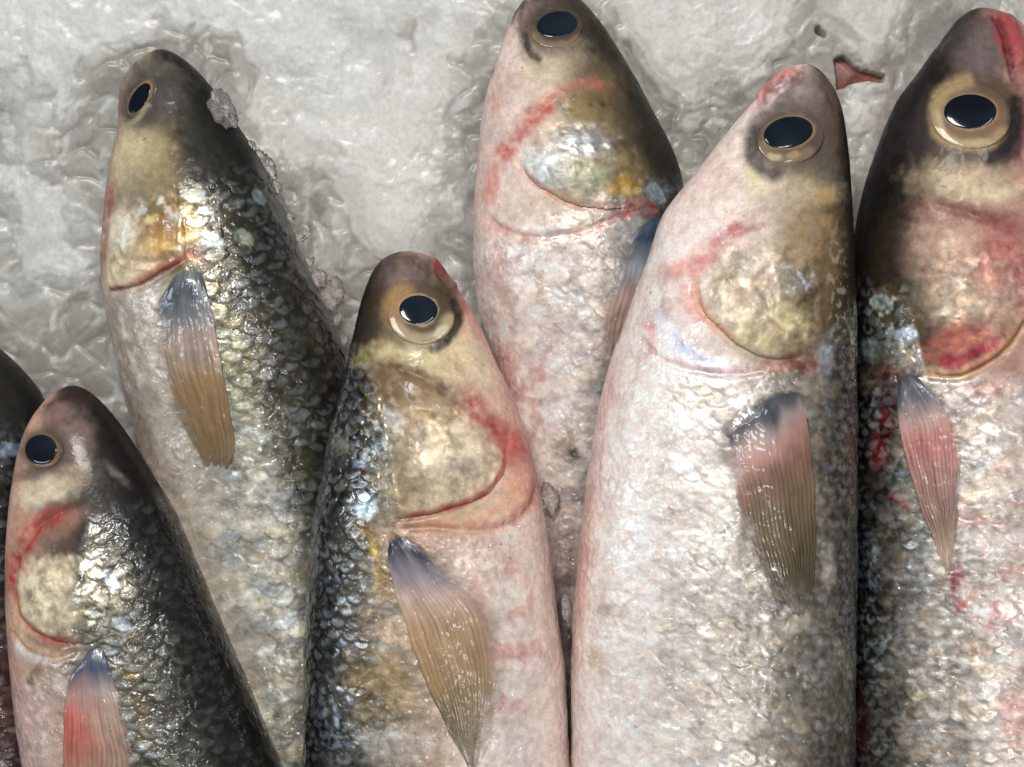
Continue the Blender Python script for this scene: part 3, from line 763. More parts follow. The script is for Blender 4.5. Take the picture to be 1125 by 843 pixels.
# --- the ones on top --------------------------------------------------------
FISH.append(dict(
    label='smallest fish, at the lower left, black backed with a red ringed gill cover', seed=61, zc=0.046, vis=640,
    snout=(76, 424), dir=(0.20, 1.0), dorsal='R', ratio=0.66,
    left=[(46, 444), (26, 478), (13, 540), (7, 610), (8, 680), (15, 760), (28, 850), (48, 960)],
    right=[(106, 437), (131, 465), (162, 512), (196, 572), (226, 640), (256, 710), (288, 785), (314, 850), (345, 960)],
    head=[(0, 140), (0.45, 150), (0.55, 200), (0.7, 290), (1, 300)],
    ramp_head=[(0, (28, 26, 25)), (0.25, (36, 32, 28)), (0.5, (60, 48, 40)), (0.68, (112, 90, 76)), (0.85, (186, 156, 134)), (1, (205, 160, 140))],
    ramp_body=[(0, (30, 28, 26)), (0.2, (42, 40, 34)), (0.34, (72, 67, 53)), (0.5, (104, 98, 80)), (0.64, (136, 122, 100)), (0.78, (196, 168, 152)), (1, (214, 178, 166))],
    crisp=[(0, .4), (.22, .6), (.34, .9), (0.5, 1), (.75, .6), (1, .25)], tint=[(0, .9), (.5, 1), (.7, .5), (1, .15)], silver=[(0, .03), (.3, .2), (.45, .65), (.62, .6), (.8, .2), (1, .1)], scale=(11.5, 25),
    paint=[('blob', (62, 46, 44), 84, 436, 32, 18, 15, .8, .6), ('blob', (140, 110, 106), 62, 456, 20, 22, -35, .8, .7), ('blob', (150, 122, 112), 84, 480, 24, 30, 0, .6, .8), ('blob', (100, 84, 80), 40, 520, 34, 10, -15, .6, .7),
           ('blob', (206, 192, 164), 50, 540, 42, 20, -14, .9, .7), ('blob', (184, 160, 136), 80, 520, 26, 18, -20, .7, .8), ('blob', (162, 120, 100), 72, 575, 34, 14, -35, .7, .7), ('blob', (214, 150, 126), 32, 578, 16, 18, 0, .7, .8),
           ('line', (172, 68, 62), [(74, 560), (48, 574), (28, 598), (15, 630), (11, 660)], 13, .9),
           ('blob', (228, 212, 180), 56, 655, 44, 46, 0, .97, .4, .1), ('blob', (186, 172, 140), 70, 622, 40, 14, 0, .6, .7), ('mottle', (146, 132, 104), 58, 655, 38, 40, 0, .6, 11), ('blob', (128, 120, 108), 34, 655, 8, 11, 0, .7, .8), ('blob', (120, 110, 98), 48, 628, 7, 6, 0, .6, .8),
           ('line', (190, 92, 78), [(16, 640), (19, 668), (36, 690), (58, 704), (92, 708)], 6, .9), ('line', (226, 190, 150), [(10, 660), (16, 692), (32, 714), (60, 722), (84, 714)], 9, .7), ('line', (206, 214, 226), [(14, 706), (30, 722), (56, 726)], 6, .6),
           ('blob', (120, 112, 92), 112, 660, 40, 42, 0, .7, .7, .1), ('mottle', (190, 186, 174), 105, 640, 50, 44, 20, .5, 7), ('mottle', (46, 40, 32), 120, 640, 50, 50, 20, .6, 14), ('blob', (196, 214, 236), 123, 641, 7, 12, -15, .95, .4, .5), ('blob', (170, 178, 186), 135, 686, 14, 9, 10, .7, .5, .5),
           ('blob', (30, 26, 22), 140, 560, 40, 60, -25, .6, .7), ('line', (150, 140, 128), [(116, 508), (128, 520), (142, 535)], 5, .5), ('line', (120, 116, 112), [(160, 500), (170, 520)], 4, .5),
           ('blob', (112, 92, 64), 38, 742, 7, 14, 20, .8, .6), ('blob', (186, 160, 142), 62, 748, 24, 22, 0, .7, .8), ('mottle', (232, 214, 204), 40, 800, 26, 70, 0, .6, 7),
           ('blob', (112, 92, 62), 150, 760, 12, 60, -10, .6, .7),
           ('groove', [(46, 450), (60, 438), (78, 430)], 3, .8), ('line', (60, 44, 42), [(46, 452), (60, 440), (80, 432)], 5, .6), ('groove', [(74, 560), (48, 574), (28, 598), (15, 630), (18, 668), (36, 690), (58, 703), (95, 708)], 4, 1.0), ('groove', [(10, 690), (30, 716), (60, 724), (88, 714)], 3.5, .9), ('bulge', 62, 652, 46, 50, 0, 1.4)],
    gill=[(20, 645), (32, 618), (60, 598), (105, 602), (132, 640), (130, 685), (95, 708), (58, 703), (36, 690), (22, 670)],
    eye=dict(iris=(47, 494, 21, 20, 0), pupil=(45, 494, 17.5, 16.5, 0), paint=[('ell', (112, 92, 82), (50, 496, 34, 28, 0), .75, .6), ('ell', (84, 68, 60), (47, 495, 25, 23, 0), .8, .35), ('ell', (156, 128, 88), (45.5, 494.5, 20.5, 19.5, 0), .9, .15)]),
    fin=dict(left=[(92, 722), (76, 752), (72, 800), (72, 850), (80, 920)], right=[(118, 718), (130, 752), (145, 800), (156, 850), (150, 920)], fade='R', fw=.2, stripe=.1, rays=16, lift=0.0020, clear=.2,
             cols=[(0, (96, 104, 118)), (.1, (74, 84, 104)), (.22, (164, 146, 140)), (.36, (170, 142, 128)), (.5, (158, 130, 112)), (.7, (150, 124, 104)), (1, (150, 122, 100))], left_tint=(200, 84, 74), lt=(.42, .2, .8))))

FISH.append(dict(
    label='middle fish with a cream ringed eye and a crescent of red along its gill cover', seed=79, zc=0.054, vis=640,
    snout=(447, 276), dir=(0.045, 1.0), dorsal='L', ratio=0.70,
    left=[(418, 287), (401, 318), (388, 370), (376, 430), (362, 480), (351, 540), (342, 600), (337, 680), (335, 760), (336, 930)],
    right=[(478, 286), (495, 308), (521, 345), (546, 400), (569, 450), (585, 500), (594, 545), (603, 600), (613, 680), (622, 760), (630, 930)],
    head=[(0, 100), (0.12, 115), (0.24, 150), (0.33, 205), (0.40, 290), (0.5, 305), (0.7, 310), (1, 285)],
    ramp_head=[(0, (32, 28, 22)), (0.08, (42, 35, 26)), (0.2, (88, 72, 48)), (0.36, (166, 146, 112)), (0.6, (196, 172, 138)), (0.82, (212, 182, 160)), (1, (212, 168, 154))],
    ramp_body=[(0, (22, 20, 18)), (0.08, (34, 31, 26)), (0.2, (90, 82, 68)), (0.34, (146, 130, 106)), (0.5, (178, 154, 132)), (0.75, (228, 214, 206)), (1, (224, 200, 190))],
    crisp=[(0, .9), (0.22, 1), (.36, .6), (.6, .3), (1, .25)], tint=[(0, .9), (.25, 1), (.4, .3), (1, .12)], silver=[(0, .3), (.12, .9), (.27, .8), (.38, .2), (1, .12)], scale=(12, 24), slime=1.3,
    paint=[('blob', (98, 80, 80), 448, 300, 44, 30, 0, .9, .6), ('blob', (140, 112, 112), 440, 304, 22, 16, 0, .4, .8), ('blob', (170, 76, 82), 484, 294, 9, 18, -28, .95, .5), ('blob', (214, 136, 126), 510, 330, 9, 40, -30, .7, .7),
           ('blob', (62, 52, 44), 410, 350, 14, 50, 12, .7, .7), ('blob', (92, 78, 66), 478, 318, 32, 20, 20, .7, .7),
           ('blob', (110, 92, 74), 462, 345, 45, 40, 0, .85, .4), ('blob', (70, 56, 48), 494, 354, 14, 26, 20, .85, .6), ('blob', (84, 70, 58), 470, 374, 36, 10, -8, .6, .7),
           ('blob', (214, 192, 156), 500, 385, 26, 40, -28, .8, .7),
           ('blob', (206, 190, 146), 450, 395, 56, 20, 6, .95, .6), ('mottle', (168, 142, 100), 470, 396, 60, 22, 10, .6, 11), ('blob', (218, 204, 176), 526, 400, 20, 34, -25, .6, .8),
           ('blob', (150, 140, 84), 400, 395, 14, 12, 0, .7, .7),
           ('line', (84, 54, 36), [(404, 402), (430, 404), (458, 412), (490, 432), (514, 448)], 13, .8), ('blob', (132, 102, 72), 446, 428, 46, 24, 16, .75, .7), ('mottle', (170, 140, 96), 445, 436, 46, 20, 10, .7, 13),
           ('blob', (112, 92, 58), 416, 440, 24, 40, 0, .6, .7),
           ('line', (170, 68, 74), [(514, 432), (526, 455), (545, 475), (566, 490), (574, 505)], 15, .9), ('blob', (199, 108, 100), 560, 490, 18, 32, -18, .8, .7), ('blob', (222, 164, 146), 568, 536, 16, 34, 10, .85, .7), ('blob', (230, 194, 168), 545, 562, 36, 13, -28, .8, .7),
           ('blob', (196, 180, 154), 478, 520, 60, 52, -20, .85, .7), ('blob', (218, 204, 178), 510, 500, 38, 34, 20, .7, .8), ('blob', (146, 128, 96), 440, 540, 34, 24, 0, .6, .7), ('mottle', (134, 120, 92), 490, 510, 60, 50, 0, .45, 13), ('blob', (150, 132, 120), 505, 512, 22, 9, -4, .7, .7),
           ('mottle', (112, 92, 66), 450, 470, 50, 50, -20, .35, 12), ('mottle', (196, 190, 182), 440, 470, 40, 60, 0, .5, 6), ('blob', (186, 160, 130), 470, 470, 40, 14, 30, .6, .8), ('mottle', (222, 208, 180), 480, 480, 60, 40, 0, .5, 9),
           ('blob', (190, 194, 198), 432, 462, 15, 13, 30, .45, .8, .5), ('blob', (196, 206, 206), 402, 556, 12, 17, 12, .9, .4, .5), ('blob', (176, 196, 220), 396, 510, 7, 6, 0, .7, .5, .5), ('blob', (150, 146, 128), 376, 488, 10, 13, 0, .7, .5, .3), ('mottle', (206, 204, 190), 412, 480, 30, 40, 0, .7, 9), ('mottle', (52, 42, 32), 404, 500, 34, 70, 0, .7, 13),
           ('line', (192, 90, 82), [(556, 480), (552, 515), (534, 540), (502, 556), (462, 566), (436, 572)], 5, .85), ('line', (195, 112, 100), [(588, 520), (584, 548), (562, 572), (520, 580), (474, 576), (440, 578)], 9, .6), ('line', (226, 178, 140), [(572, 530), (545, 560), (505, 572), (460, 573)], 6, .5),
           ('blob', (178, 128, 112), 470, 590, 60, 14, 4, .5, .8), ('blob', (214, 176, 162), 530, 620, 46, 40, 0, .5, .8), ('mottle', (232, 214, 196), 540, 650, 60, 90, 0, .65, 8), ('mottle', (196, 120, 108), 555, 700, 50, 130, 0, .5, 20),
           ('line', (150, 112, 50), [(392, 572), (408, 596), (418, 625), (430, 660)], 12, .8), ('line', (206, 170, 90), [(408, 590), (414, 612)], 5, .7), ('blob', (178, 148, 92), 412, 760, 44, 54, 0, .5, .8), ('mottle', (120, 96, 62), 420, 770, 40, 60, 0, .5, 14), ('blob', (196, 172, 150), 420, 690, 28, 40, 0, .5, .8), ('blob', (198, 184, 172), 440, 815, 50, 28, 0, .6, .8),
           ('mottle', (176, 200, 224), 372, 790, 26, 60, 0, .4, 6),
           ('groove', [(474, 280), (488, 290), (497, 305), (502, 318)], 6, -1.2), ('groove', [(464, 285), (478, 296), (487, 310), (491, 322)], 3.5, 1.2), ('line', (70, 46, 44), [(466, 284), (482, 296), (490, 310)], 4, .7), ('groove', [(560, 470), (554, 512), (536, 540), (502, 557), (462, 567), (430, 572)], 4, .9), ('groove', [(592, 525), (586, 552), (563, 576), (520, 584), (474, 580), (436, 582)], 4, 1.1), ('groove', [(404, 402), (440, 406), (490, 432), (520, 450)], 5, .6), ('groove', [(512, 428), (530, 458), (560, 482)], 5, .7),
           ('bulge', 495, 505, 75, 62, -10, 1.6), ('bulge', 450, 430, 40, 20, 15, .5)],
    gill=[(424, 470), (450, 440), (500, 440), (535, 470), (556, 505), (538, 540), (502, 557), (462, 567), (428, 572), (414, 540)],
    eye=dict(iris=(463, 346, 37, 32, 8), pupil=(460, 341, 21.5, 16.5, 4), paint=[('ell', (100, 84, 70), (463, 345, 48, 42, 0), .85, .4), ('ell', (118, 94, 74), (463, 344, 36, 31, 0), .8, .3), ('line', (210, 190, 150), [(436, 358), (446, 368), (464, 374), (484, 367), (494, 350)], 11, .95), ('ell', (200, 156, 104), (438, 332, 17, 27, 25), .92, .5), ('ell', (98, 76, 58), (488, 326, 18, 20, 20), .85, .6), ('ell', (242, 234, 206), (484, 364, 10, 5, -35), .8, .5), ('line', (58, 48, 41), [(499, 332), (503, 352), (494, 371), (476, 384)], 8, .9), ('ell', (200, 180, 142), (460, 341, 23, 18, 4), .9, .10)]),
    fin=dict(left=[(424, 598), (432, 640), (447, 690), (464, 740), (488, 792), (514, 840)], right=[(452, 594), (516, 634), (556, 668), (566, 715), (556, 770), (527, 842)], fade='R', fw=.5, stripe=.08, rays=21, lift=0.0015, clear=.5, slant=-.10,
             cols=[(0, (44, 48, 62)), (.08, (50, 52, 68)), (.17, (140, 130, 138)), (.28, (184, 158, 144)), (.45, (166, 134, 100)), (.65, (150, 122, 84)), (.85, (108, 92, 54)), (1, (92, 80, 44))])))

FISH.append(dict(
    label='largest fish, pinkish white belly with a striped brown fin, right of centre', seed=97, zc=0.060, vis=860,
    snout=(886, 71), dir=(-0.09, 1.0), dorsal='R', ratio=0.66, nphi=300,
    left=[(858, 82), (830, 109), (795, 150), (760, 195), (726, 240), (710, 290), (688, 350), (667, 410), (654, 470), (644, 540), (636, 600), (630, 670), (628, 740), (630, 930)],
    right=[(908, 85), (925, 120), (933, 180), (937, 250), (939, 330), (940, 450), (940, 600), (938, 750), (936, 930)],
    head=[(0, 260), (0.2, 300), (0.3, 332), (0.6, 340), (0.8, 310), (1, 180)],
    ramp_head=[(0, (32, 25, 20)), (0.06, (44, 36, 28)), (0.15, (104, 86, 60)), (0.34, (162, 144, 116)), (0.5, (208, 190, 174)), (0.75, (234, 218, 211)), (1, (236, 216, 208))],
    ramp_body=[(0, (34, 29, 24)), (0.05, (52, 46, 38)), (0.13, (108, 97, 82)), (0.28, (164, 150, 134)), (0.5, (214, 202, 192)), (0.8, (234, 220, 212)), (1, (234, 216, 208))],
    crisp=[(0, .9), (0.25, .95), (.55, .8), (.8, .5), (1, .2)], tint=[(0, .8), (.3, .5), (.6, .28), (1, .08)], silver=[(0, .3), (.12, .55), (.35, .5), (.6, .35), (1, .12)], scale=(11.5, 24), slime=1.5,
    paint=[('blob', (126, 112, 110), 884, 106, 40, 36, 0, .9, .6), ('blob', (158, 140, 140), 882, 100, 18, 14, 0, .5, .8), ('line', (202, 112, 110), [(876, 76), (856, 86), (838, 104), (828, 116)], 9, .85), ('blob', (88, 74, 66), 912, 100, 10, 28, -22, .7, .6),
           ('blob', (222, 198, 188), 790, 190, 62, 48, -48, .8, .8), ('blob', (226, 212, 202), 822, 152, 16, 32, 25, .9, .6),
           ('blob', (122, 106, 98), 868, 150, 48, 44, 0, .85, .45), ('blob', (96, 80, 74), 912, 140, 14, 46, 0, .7, .7), ('blob', (104, 98, 96), 908, 190, 20, 30, 0, .6, .7), ('line', (70, 58, 54), [(826, 150), (824, 172), (834, 188), (846, 194)], 12, .5), ('blob', (214, 202, 160), 826, 196, 9, 16, -20, .8, .7), ('blob', (216, 200, 170), 840, 208, 24, 14, 10, .7, .7),
           ('blob', (186, 168, 140), 886, 212, 44, 18, 0, .8, .8), ('blob', (198, 178, 160), 850, 226, 44, 18, 0, .6, .8), ('blob', (206, 160, 96), 905, 216, 14, 12, 0, .5, .8),
           ('blob', (166, 144, 114), 885, 260, 36, 34, 0, .7, .7), ('mottle', (176, 144, 100), 896, 250, 26, 34, 0, .7, 12), ('blob', (128, 106, 76), 912, 280, 16, 50, 0, .6, .7),
           ('line', (206, 118, 112), [(748, 300), (778, 282), (802, 258), (816, 244)], 16, .75), ('blob', (190, 114, 112), 806, 250, 13, 8, -40, .7, .7), ('line', (150, 92, 88), [(812, 256), (828, 250), (842, 246)], 5, .7), ('blob', (216, 156, 146), 745, 296, 30, 12, -15, .7, .8),
           ('blob', (206, 190, 168), 812, 320, 48, 50, 0, .9, .6), ('blob', (184, 160, 138), 820, 312, 30, 36, 10, .6, .7), ('blob', (148, 124, 96), 801, 304, 10, 16, 20, .7, .7), ('mottle', (222, 206, 180), 800, 320, 40, 50, 0, .7, 9), ('blob', (206, 200, 190), 824, 292, 20, 14, 0, .5, .8),
           ('blob', (190, 178, 146), 855, 358, 34, 30, 0, .6, .7), ('blob', (186, 172, 138), 884, 352, 16, 22, 0, .6, .7), ('mottle', (212, 200, 164), 850, 360, 50, 32, 0, .7, 9), ('blob', (196, 182, 140), 822, 372, 30, 18, 20, .7, .7),
           ('blob', (176, 178, 180), 872, 308, 24, 15, 8, .35, .8, .45), ('mottle', (226, 232, 240), 868, 308, 32, 18, 5, .9, 7), ('line', (226, 214, 190), [(846, 286), (853, 312), (848, 340), (834, 354)], 4, .6), ('mottle', (206, 176, 110), 862, 362, 40, 26, 0, .6, 5), ('mottle', (120, 98, 72), 820, 318, 40, 44, 0, .3, 9), ('line', (92, 68, 48), [(872, 340), (888, 326), (900, 318)], 6, .7), ('mottle', (90, 74, 50), 895, 320, 20, 60, 0, .5, 10), ('blob', (178, 186, 192), 904, 396, 10, 20, 8, .8, .5, .4), ('mottle', (176, 172, 150), 920, 320, 14, 90, 0, .6, 7),
           ('line', (222, 150, 112), [(762, 305), (764, 326), (774, 344), (788, 360), (806, 376)], 7, .7), ('blob', (222, 150, 136), 760, 336, 14, 24, -20, .7, .8), ('blob', (212, 190, 182), 738, 345, 20, 24, 0, .8, .8), ('blob', (200, 196, 196), 748, 352, 14, 12, 0, .5, .8),
           ('line', (226, 232, 250), [(718, 348), (730, 362), (750, 384), (775, 398), (806, 406)], 12, .9), ('line', (190, 194, 226), [(740, 372), (760, 388), (790, 400)], 6, .7), ('blob', (218, 206, 200), 768, 374, 22, 12, 30, .8, .7), ('blob', (214, 130, 120), 716, 362, 8, 14, -20, .6, .8),
           ('line', (214, 150, 140), [(700, 362), (725, 392), (760, 404), (806, 408), (840, 400)], 6, .5), ('blob', (132, 76, 58), 882, 400, 28, 14, 14, .85, .7), ('blob', (190, 130, 116), 850, 404, 22, 10, 0, .7, .8), ('blob', (110, 80, 56), 892, 385, 14, 10, 0, .6, .7),
           ('mottle', (238, 226, 218), 720, 450, 70, 90, 0, .5, 9), ('blob', (214, 140, 128), 664, 440, 12, 60, 16, .4, .8), ('blob', (220, 150, 136), 640, 640, 12, 100, 4, .5, .7), ('blob', (222, 166, 150), 648, 560, 12, 70, 6, .4, .8),
           ('blob', (160, 140, 110), 672, 670, 24, 9, 5, .6, .7), ('blob', (176, 150, 120), 655, 725, 10, 20, 0, .5, .8), ('blob', (150, 116, 86), 742, 562, 12, 5, 20, .5, .8), ('mottle', (170, 150, 128), 780, 440, 50, 30, 0, .5, 12), ('blob', (168, 152, 132), 782, 436, 12, 8, 0, .6, .8),
           ('blob', (148, 138, 130), 900, 730, 40, 60, 0, .5, .8, .3), ('blob', (156, 144, 130), 790, 690, 70, 80, 0, .35, .8), ('mottle', (238, 230, 222), 760, 600, 130, 200, 0, .5, 8), ('mottle', (160, 140, 116), 780, 740, 110, 90, 0, .35, 14),
           ('blob', (64, 66, 70), 830, 462, 34, 9, -16, .7, .7), ('blob', (196, 180, 166), 908, 625, 9, 34, 4, .8, .5),
           ('groove', [(830, 108), (844, 96), (860, 84), (876, 75)], 6, -1.3), ('groove', [(838, 122), (850, 107), (866, 94), (884, 85)], 4, 1.3), ('line', (92, 60, 54), [(836, 116), (846, 102), (862, 90), (880, 82)], 4, .7), ('groove', [(904, 90), (914, 112), (922, 132)], 3.5, .7), ('groove', [(762, 300), (764, 326), (774, 345), (790, 362), (812, 382), (850, 396), (890, 392)], 4.5, .9), ('groove', [(700, 366), (725, 394), (760, 407), (806, 412), (850, 404)], 4, .9), ('groove', [(748, 300), (780, 282), (806, 256), (842, 246)], 5, .6),
           ('bulge', 830, 325, 75, 70, 0, 1.8), ('bulge', 750, 365, 50, 26, 35, 1.0)],
    gill=[(764, 305), (790, 275), (830, 258), (880, 268), (902, 300), (906, 350), (890, 392), (850, 395), (812, 381), (790, 361), (774, 344)],
    eye=dict(iris=(868, 151, 37, 29, -10), pupil=(866, 146, 27.5, 17.5, -12), paint=[('ell', (118, 104, 98), (868, 151, 50, 46, 0), .85, .4), ('ell', (122, 104, 90), (868, 152, 38, 32, -10), .85, .4), ('ell', (84, 70, 62), (892, 150, 12, 26, -15), .6, .7), ('line', (186, 160, 122), [(838, 160), (848, 170), (866, 175), (890, 167)], 9, .5), ('ell', (226, 208, 164), (850, 172, 9, 4.5, 5), .85, .5), ('ell', (210, 180, 138), (872, 170, 8, 4, -15), .7, .5), ('line', (62, 52, 48), [(828, 144), (826, 168), (836, 186), (852, 193)], 12, .75), ('ell', (176, 148, 104), (867, 146, 29.6, 19.4, -12), .85, .10)]),  # the palest ellipse below the pupil is a painted highlight
    fin=dict(left=[(782, 474), (793, 512), (806, 560), (821, 612), (842, 648), (870, 674)], right=[(876, 426), (886, 470), (893, 540), (894, 600), (890, 650), (880, 674)], stripe=.45, fw=.3, tipfade=.75, tipv=.72, streak=.2, rays=19, lift=0.0022, clear=.25, knob=.0024, slant=.12,
             cols=[(0, (120, 112, 110)), (.04, (56, 60, 70)), (.09, (84, 84, 90)), (.15, (166, 148, 144)), (.22, (182, 136, 126)), (.32, (132, 98, 82)), (.5, (112, 94, 70)), (.8, (94, 80, 58)), (1, (84, 76, 60))], left_tint=(206, 166, 156), lt=(.17, .06, .8))))

for _f in FISH:
    make_fish(_f)


# ------------------------------------------------------------------ ice bed
def ice_bed():
    xs = np.r_[np.arange(-700, -20, 12), np.arange(-20, 1145, 1.9), np.arange(1145, 1830, 12)]
    ys = np.r_[np.arange(-600, -20, 12), np.arange(-20, 480, 1.9), np.arange(480, 1500, 9)]
    X, Y = np.meshgrid(xs.astype(float), ys.astype(float))
    wx = X + 30 * fbm(X / 110, Y / 110, 301, 4, 0.5); wy = Y + 30 * fbm(X / 110, Y / 110, 302, 4, 0.5)
    n1 = fbm(wx / 170, wy / 170, 303, 4, 0.5)
    n2 = fbm(wx / 60 + 5, wy / 60, 304, 4, 0.55)
    slabs = [[(-40, 60), (30, 40), (70, 90), (120, 60), (180, 20), (260, 40), (300, 130), (345, 205), (372, 245), (420, 272), (452, 262), (462, 215), (482, 172), (505, 120), (516, 70), (545, -40), (-40, -40)],
             [(655, -40), (670, 10), (700, 60), (740, 90), (790, 96), (830, 70), (862, 30), (885, -40)],
             [(920, -40), (905, 20), (925, 50), (960, 60), (985, 40), (1000, -40)], [(930, 90), (990, 95), (965, 150), (940, 230), (925, 130)],
             [(0, 210), (40, 190), (90, 200), (105, 290), (60, 330), (20, 300)]]
    sf = np.full(X.shape, -1.0)
    for s_ in slabs:
        ds, _ = dist_line(wx, wy, s_ + [s_[0]])
        sf = np.maximum(sf, np.tanh(np.where(inside(wx, wy, s_), ds, -ds) / 30))
    n1 = 0.6 * n1 + 0.30 * sf
    n3 = fbm(X / 22, Y / 22, 345, 3, 0.6)
    t1 = sstep(-0.03, 0.03, n1 + 0.16 * n2 + 0.07 * n3)
    t2 = sstep(0.12, 0.30, n1 + 0.25 * n2)
    t0 = sstep(-0.30, -0.18, n1 + 0.15 * n2)
    d1, d2, rid, ox, oy = voronoi(wx / 34, wy / 34, 310)
    dome_ = np.clip(1 - d1 ** 2 * 1.6, 0, 1)
    facet = 1.1 * dome_ + rid * 0.6 + (ox * (rid - .5) * 1.2 + oy * (_hash(np.floor(rid * 9999), np.floor(rid * 777), 5) - .5)) * 1.0
    edge = sstep(0.0, 0.30, d2 - d1)
    rough = sstep(-0.15, 0.25, fbm(X / 120, Y / 120, 309, 3))
    e1, e2, eid, ex, ey = voronoi(wx / 11 + 0.3 * fbm(X / 9, Y / 9, 340, 2), wy / 11, 341)
    fac2 = (eid - .5) * 0.7 + (ex * np.cos(eid * 40) + ey * np.sin(eid * 40)) * 1.1
    z = (0.0006 * t0 + 0.0006 * t1 + 0.0005 * t2 + 0.0008 * facet * (0.10 + 0.60 * (1 - t1)) * edge
         + 0.00028 * fac2 * (0.25 + 0.75 * rough) + 0.0008 * fbm(X / 70, Y / 70, 306, 3) + (0.00006 + 0.00022 * rough) * fbm(X / 14, Y / 14, 307, 4, 0.55) + 0.0028 * fbm(X / 260, Y / 260, 308, 2))
    z = z - 0.006
    # gap by the big fish's snout
    hole = [(917, 62), (930, 57), (938, 66), (950, 74), (976, 79), (975, 89), (948, 88), (934, 92), (922, 98)]
    Xh, Yh = X + 2.5 * fbm(X / 14, Y / 14, 320, 2), Y + 2.5 * fbm(X / 14, Y / 14, 321, 2)
    dd, _ = dist_line(Xh, Yh, hole + [hole[0]])
    sd = np.where(inside(Xh, Yh, hole), -dd, dd)
    z = z - 0.014 * (1 - sstep(-4.5, 0.5, sd))
    dd2, _ = dist_line(Xh, Yh, [(901, 30), (906, 36)])
    z = z - 0.010 * (1 - sstep(1.5, 5, dd2))
    x, y, zz = to_world(X, Y, 0.0)
    P = np.stack([x, y, z], -1)
    wet, slab, frost = lin((140, 137, 129)), lin((204, 204, 200)), lin((228, 229, 229))
    mix = np.clip(0.34 * t0 + 0.36 * t1 + 0.18 * t2 + 0.30 * fbm(wx / 55, wy / 55, 330, 3) + 0.14, 0, 1)[..., None]
    c = wet * (1 - mix) + slab * mix
    c = c * (1 + (0.26 * (rid - .5) * (0.25 + 0.75 * (1 - t1)) * edge + 0.10 * (eid - .5) * rough)[..., None])
    fr = (sstep(0.05, 0.40, fbm(wx / 30, wy / 30, 331, 4, 0.6)) * 0.42)[..., None]
    c = c * (1 - fr) + frost * fr
    # meltwater tinted by the fish lying in it
    pk = (np.exp(-(((X - 760) / 300) ** 2 + ((Y - 170) / 170) ** 2)) * 0.45)[..., None]
    c = c * (1 - pk) + c * np.array([1.03, 0.95, 0.91]) * pk
    o = build('ice_bed', P, grid_faces(len(ys), len(xs), flip=True), M_ICE, None, c)
    o['kind'] = 'structure'
    o['label'] = 'crushed ice slush the fish lie on'
    return o
ice_bed()

# ------------------------------------------------------------------ bits of ice
def fragment(px, py, z, r, sx, sy, sz, rot, label, seed, name='ice_fragment', mat=None, cat='ice', group=None):
    nt, npz = 36, 20
    th, phi = np.meshgrid(np.linspace(0, 2 * math.pi, nt, endpoint=False), np.linspace(0.0, math.pi, npz))
    dx, dy, dz = np.sin(phi) * np.cos(th), np.sin(phi) * np.sin(th), np.cos(phi)
    d1, d2, rid, _, _ = voronoi(dx * 1.7 + 9 + dz, dy * 1.7 + 5 - dz, seed)
    rr = 1 + 0.6 * fbm(dx * 1.4 + 3, dy * 1.4 + dz * 1.3, seed, 3, 0.5) + 0.4 * (rid - .5)
    V = np.stack([dx * rr * sx, dy * rr * sy, dz * rr * sz], -1) * r * K
    cr, sr = math.cos(rot), math.sin(rot)
    V = np.stack([V[..., 0] * cr - V[..., 1] * sr, V[..., 0] * sr + V[..., 1] * cr, V[..., 2]], -1)
    V[0] = V[0].mean(0); V[-1] = V[-1].mean(0)
    o = build(name, V, grid_faces(npz, nt, True, True), mat or M_FRAG, None)
    x, y, _ = to_world(px, py, z)
    o.location = (x, y, z)
    o['label'] = label; o['category'] = cat
    if group: o['group'] = group
    return o
fragment(243, 122, 0.030, 18, .75, 1.2, .5, .5, 'clear sliver of ice lying on the nape of the top left fish', 3)
fragment(366, 322, 0.012, 15, .8, 1.0, .6, .2, 'small ice crumb wedged against the back of the olive fish, left of the middle fish', 5)
fragment(301, 802, 0.030, 14, 1.0, .9, .5, .9, 'ice crumb low in the dark gap between the smallest fish and its neighbour', 8)
fragment(604, 548, 0.040, 12, .8, 1.2, .5, .1, 'pinkish wet ice lump just below the red gill of the middle fish', 14)
fragment(292, 184, 0.020, 12, .7, 1.3, .5, .45, 'frosty ice crumb on the back edge of the olive fish, midway along its head', 21)
fragment(350, 304, 0.018, 9, 1.0, 1.0, .6, .2, 'smallest ice crumb on the back edge of the olive fish, just above a larger crumb', 24)
fragment(622, 668, 0.060, 9, .6, 1.2, .6, .1, 'pinkish ice crumb squeezed between the middle fish and the largest fish', 27)
for _k, (_x, _y, _r, _z) in enumerate([(256, 132, 6, .026), (276, 160, 5, .024), (304, 206, 6, .022), (318, 238, 5, .02), (329, 262, 6, .02), (340, 288, 5, .019), (372, 350, 6, .018), (378, 374, 5, .018)]):
    fragment(_x, _y, _z, _r, 0.8 + 0.07 * (_k % 3), 1.1, .6, .4 * _k, 'tiny clear ice grain stuck along the back edge of the olive fish', 40 + _k, group='ice grains along the back of the olive fish')
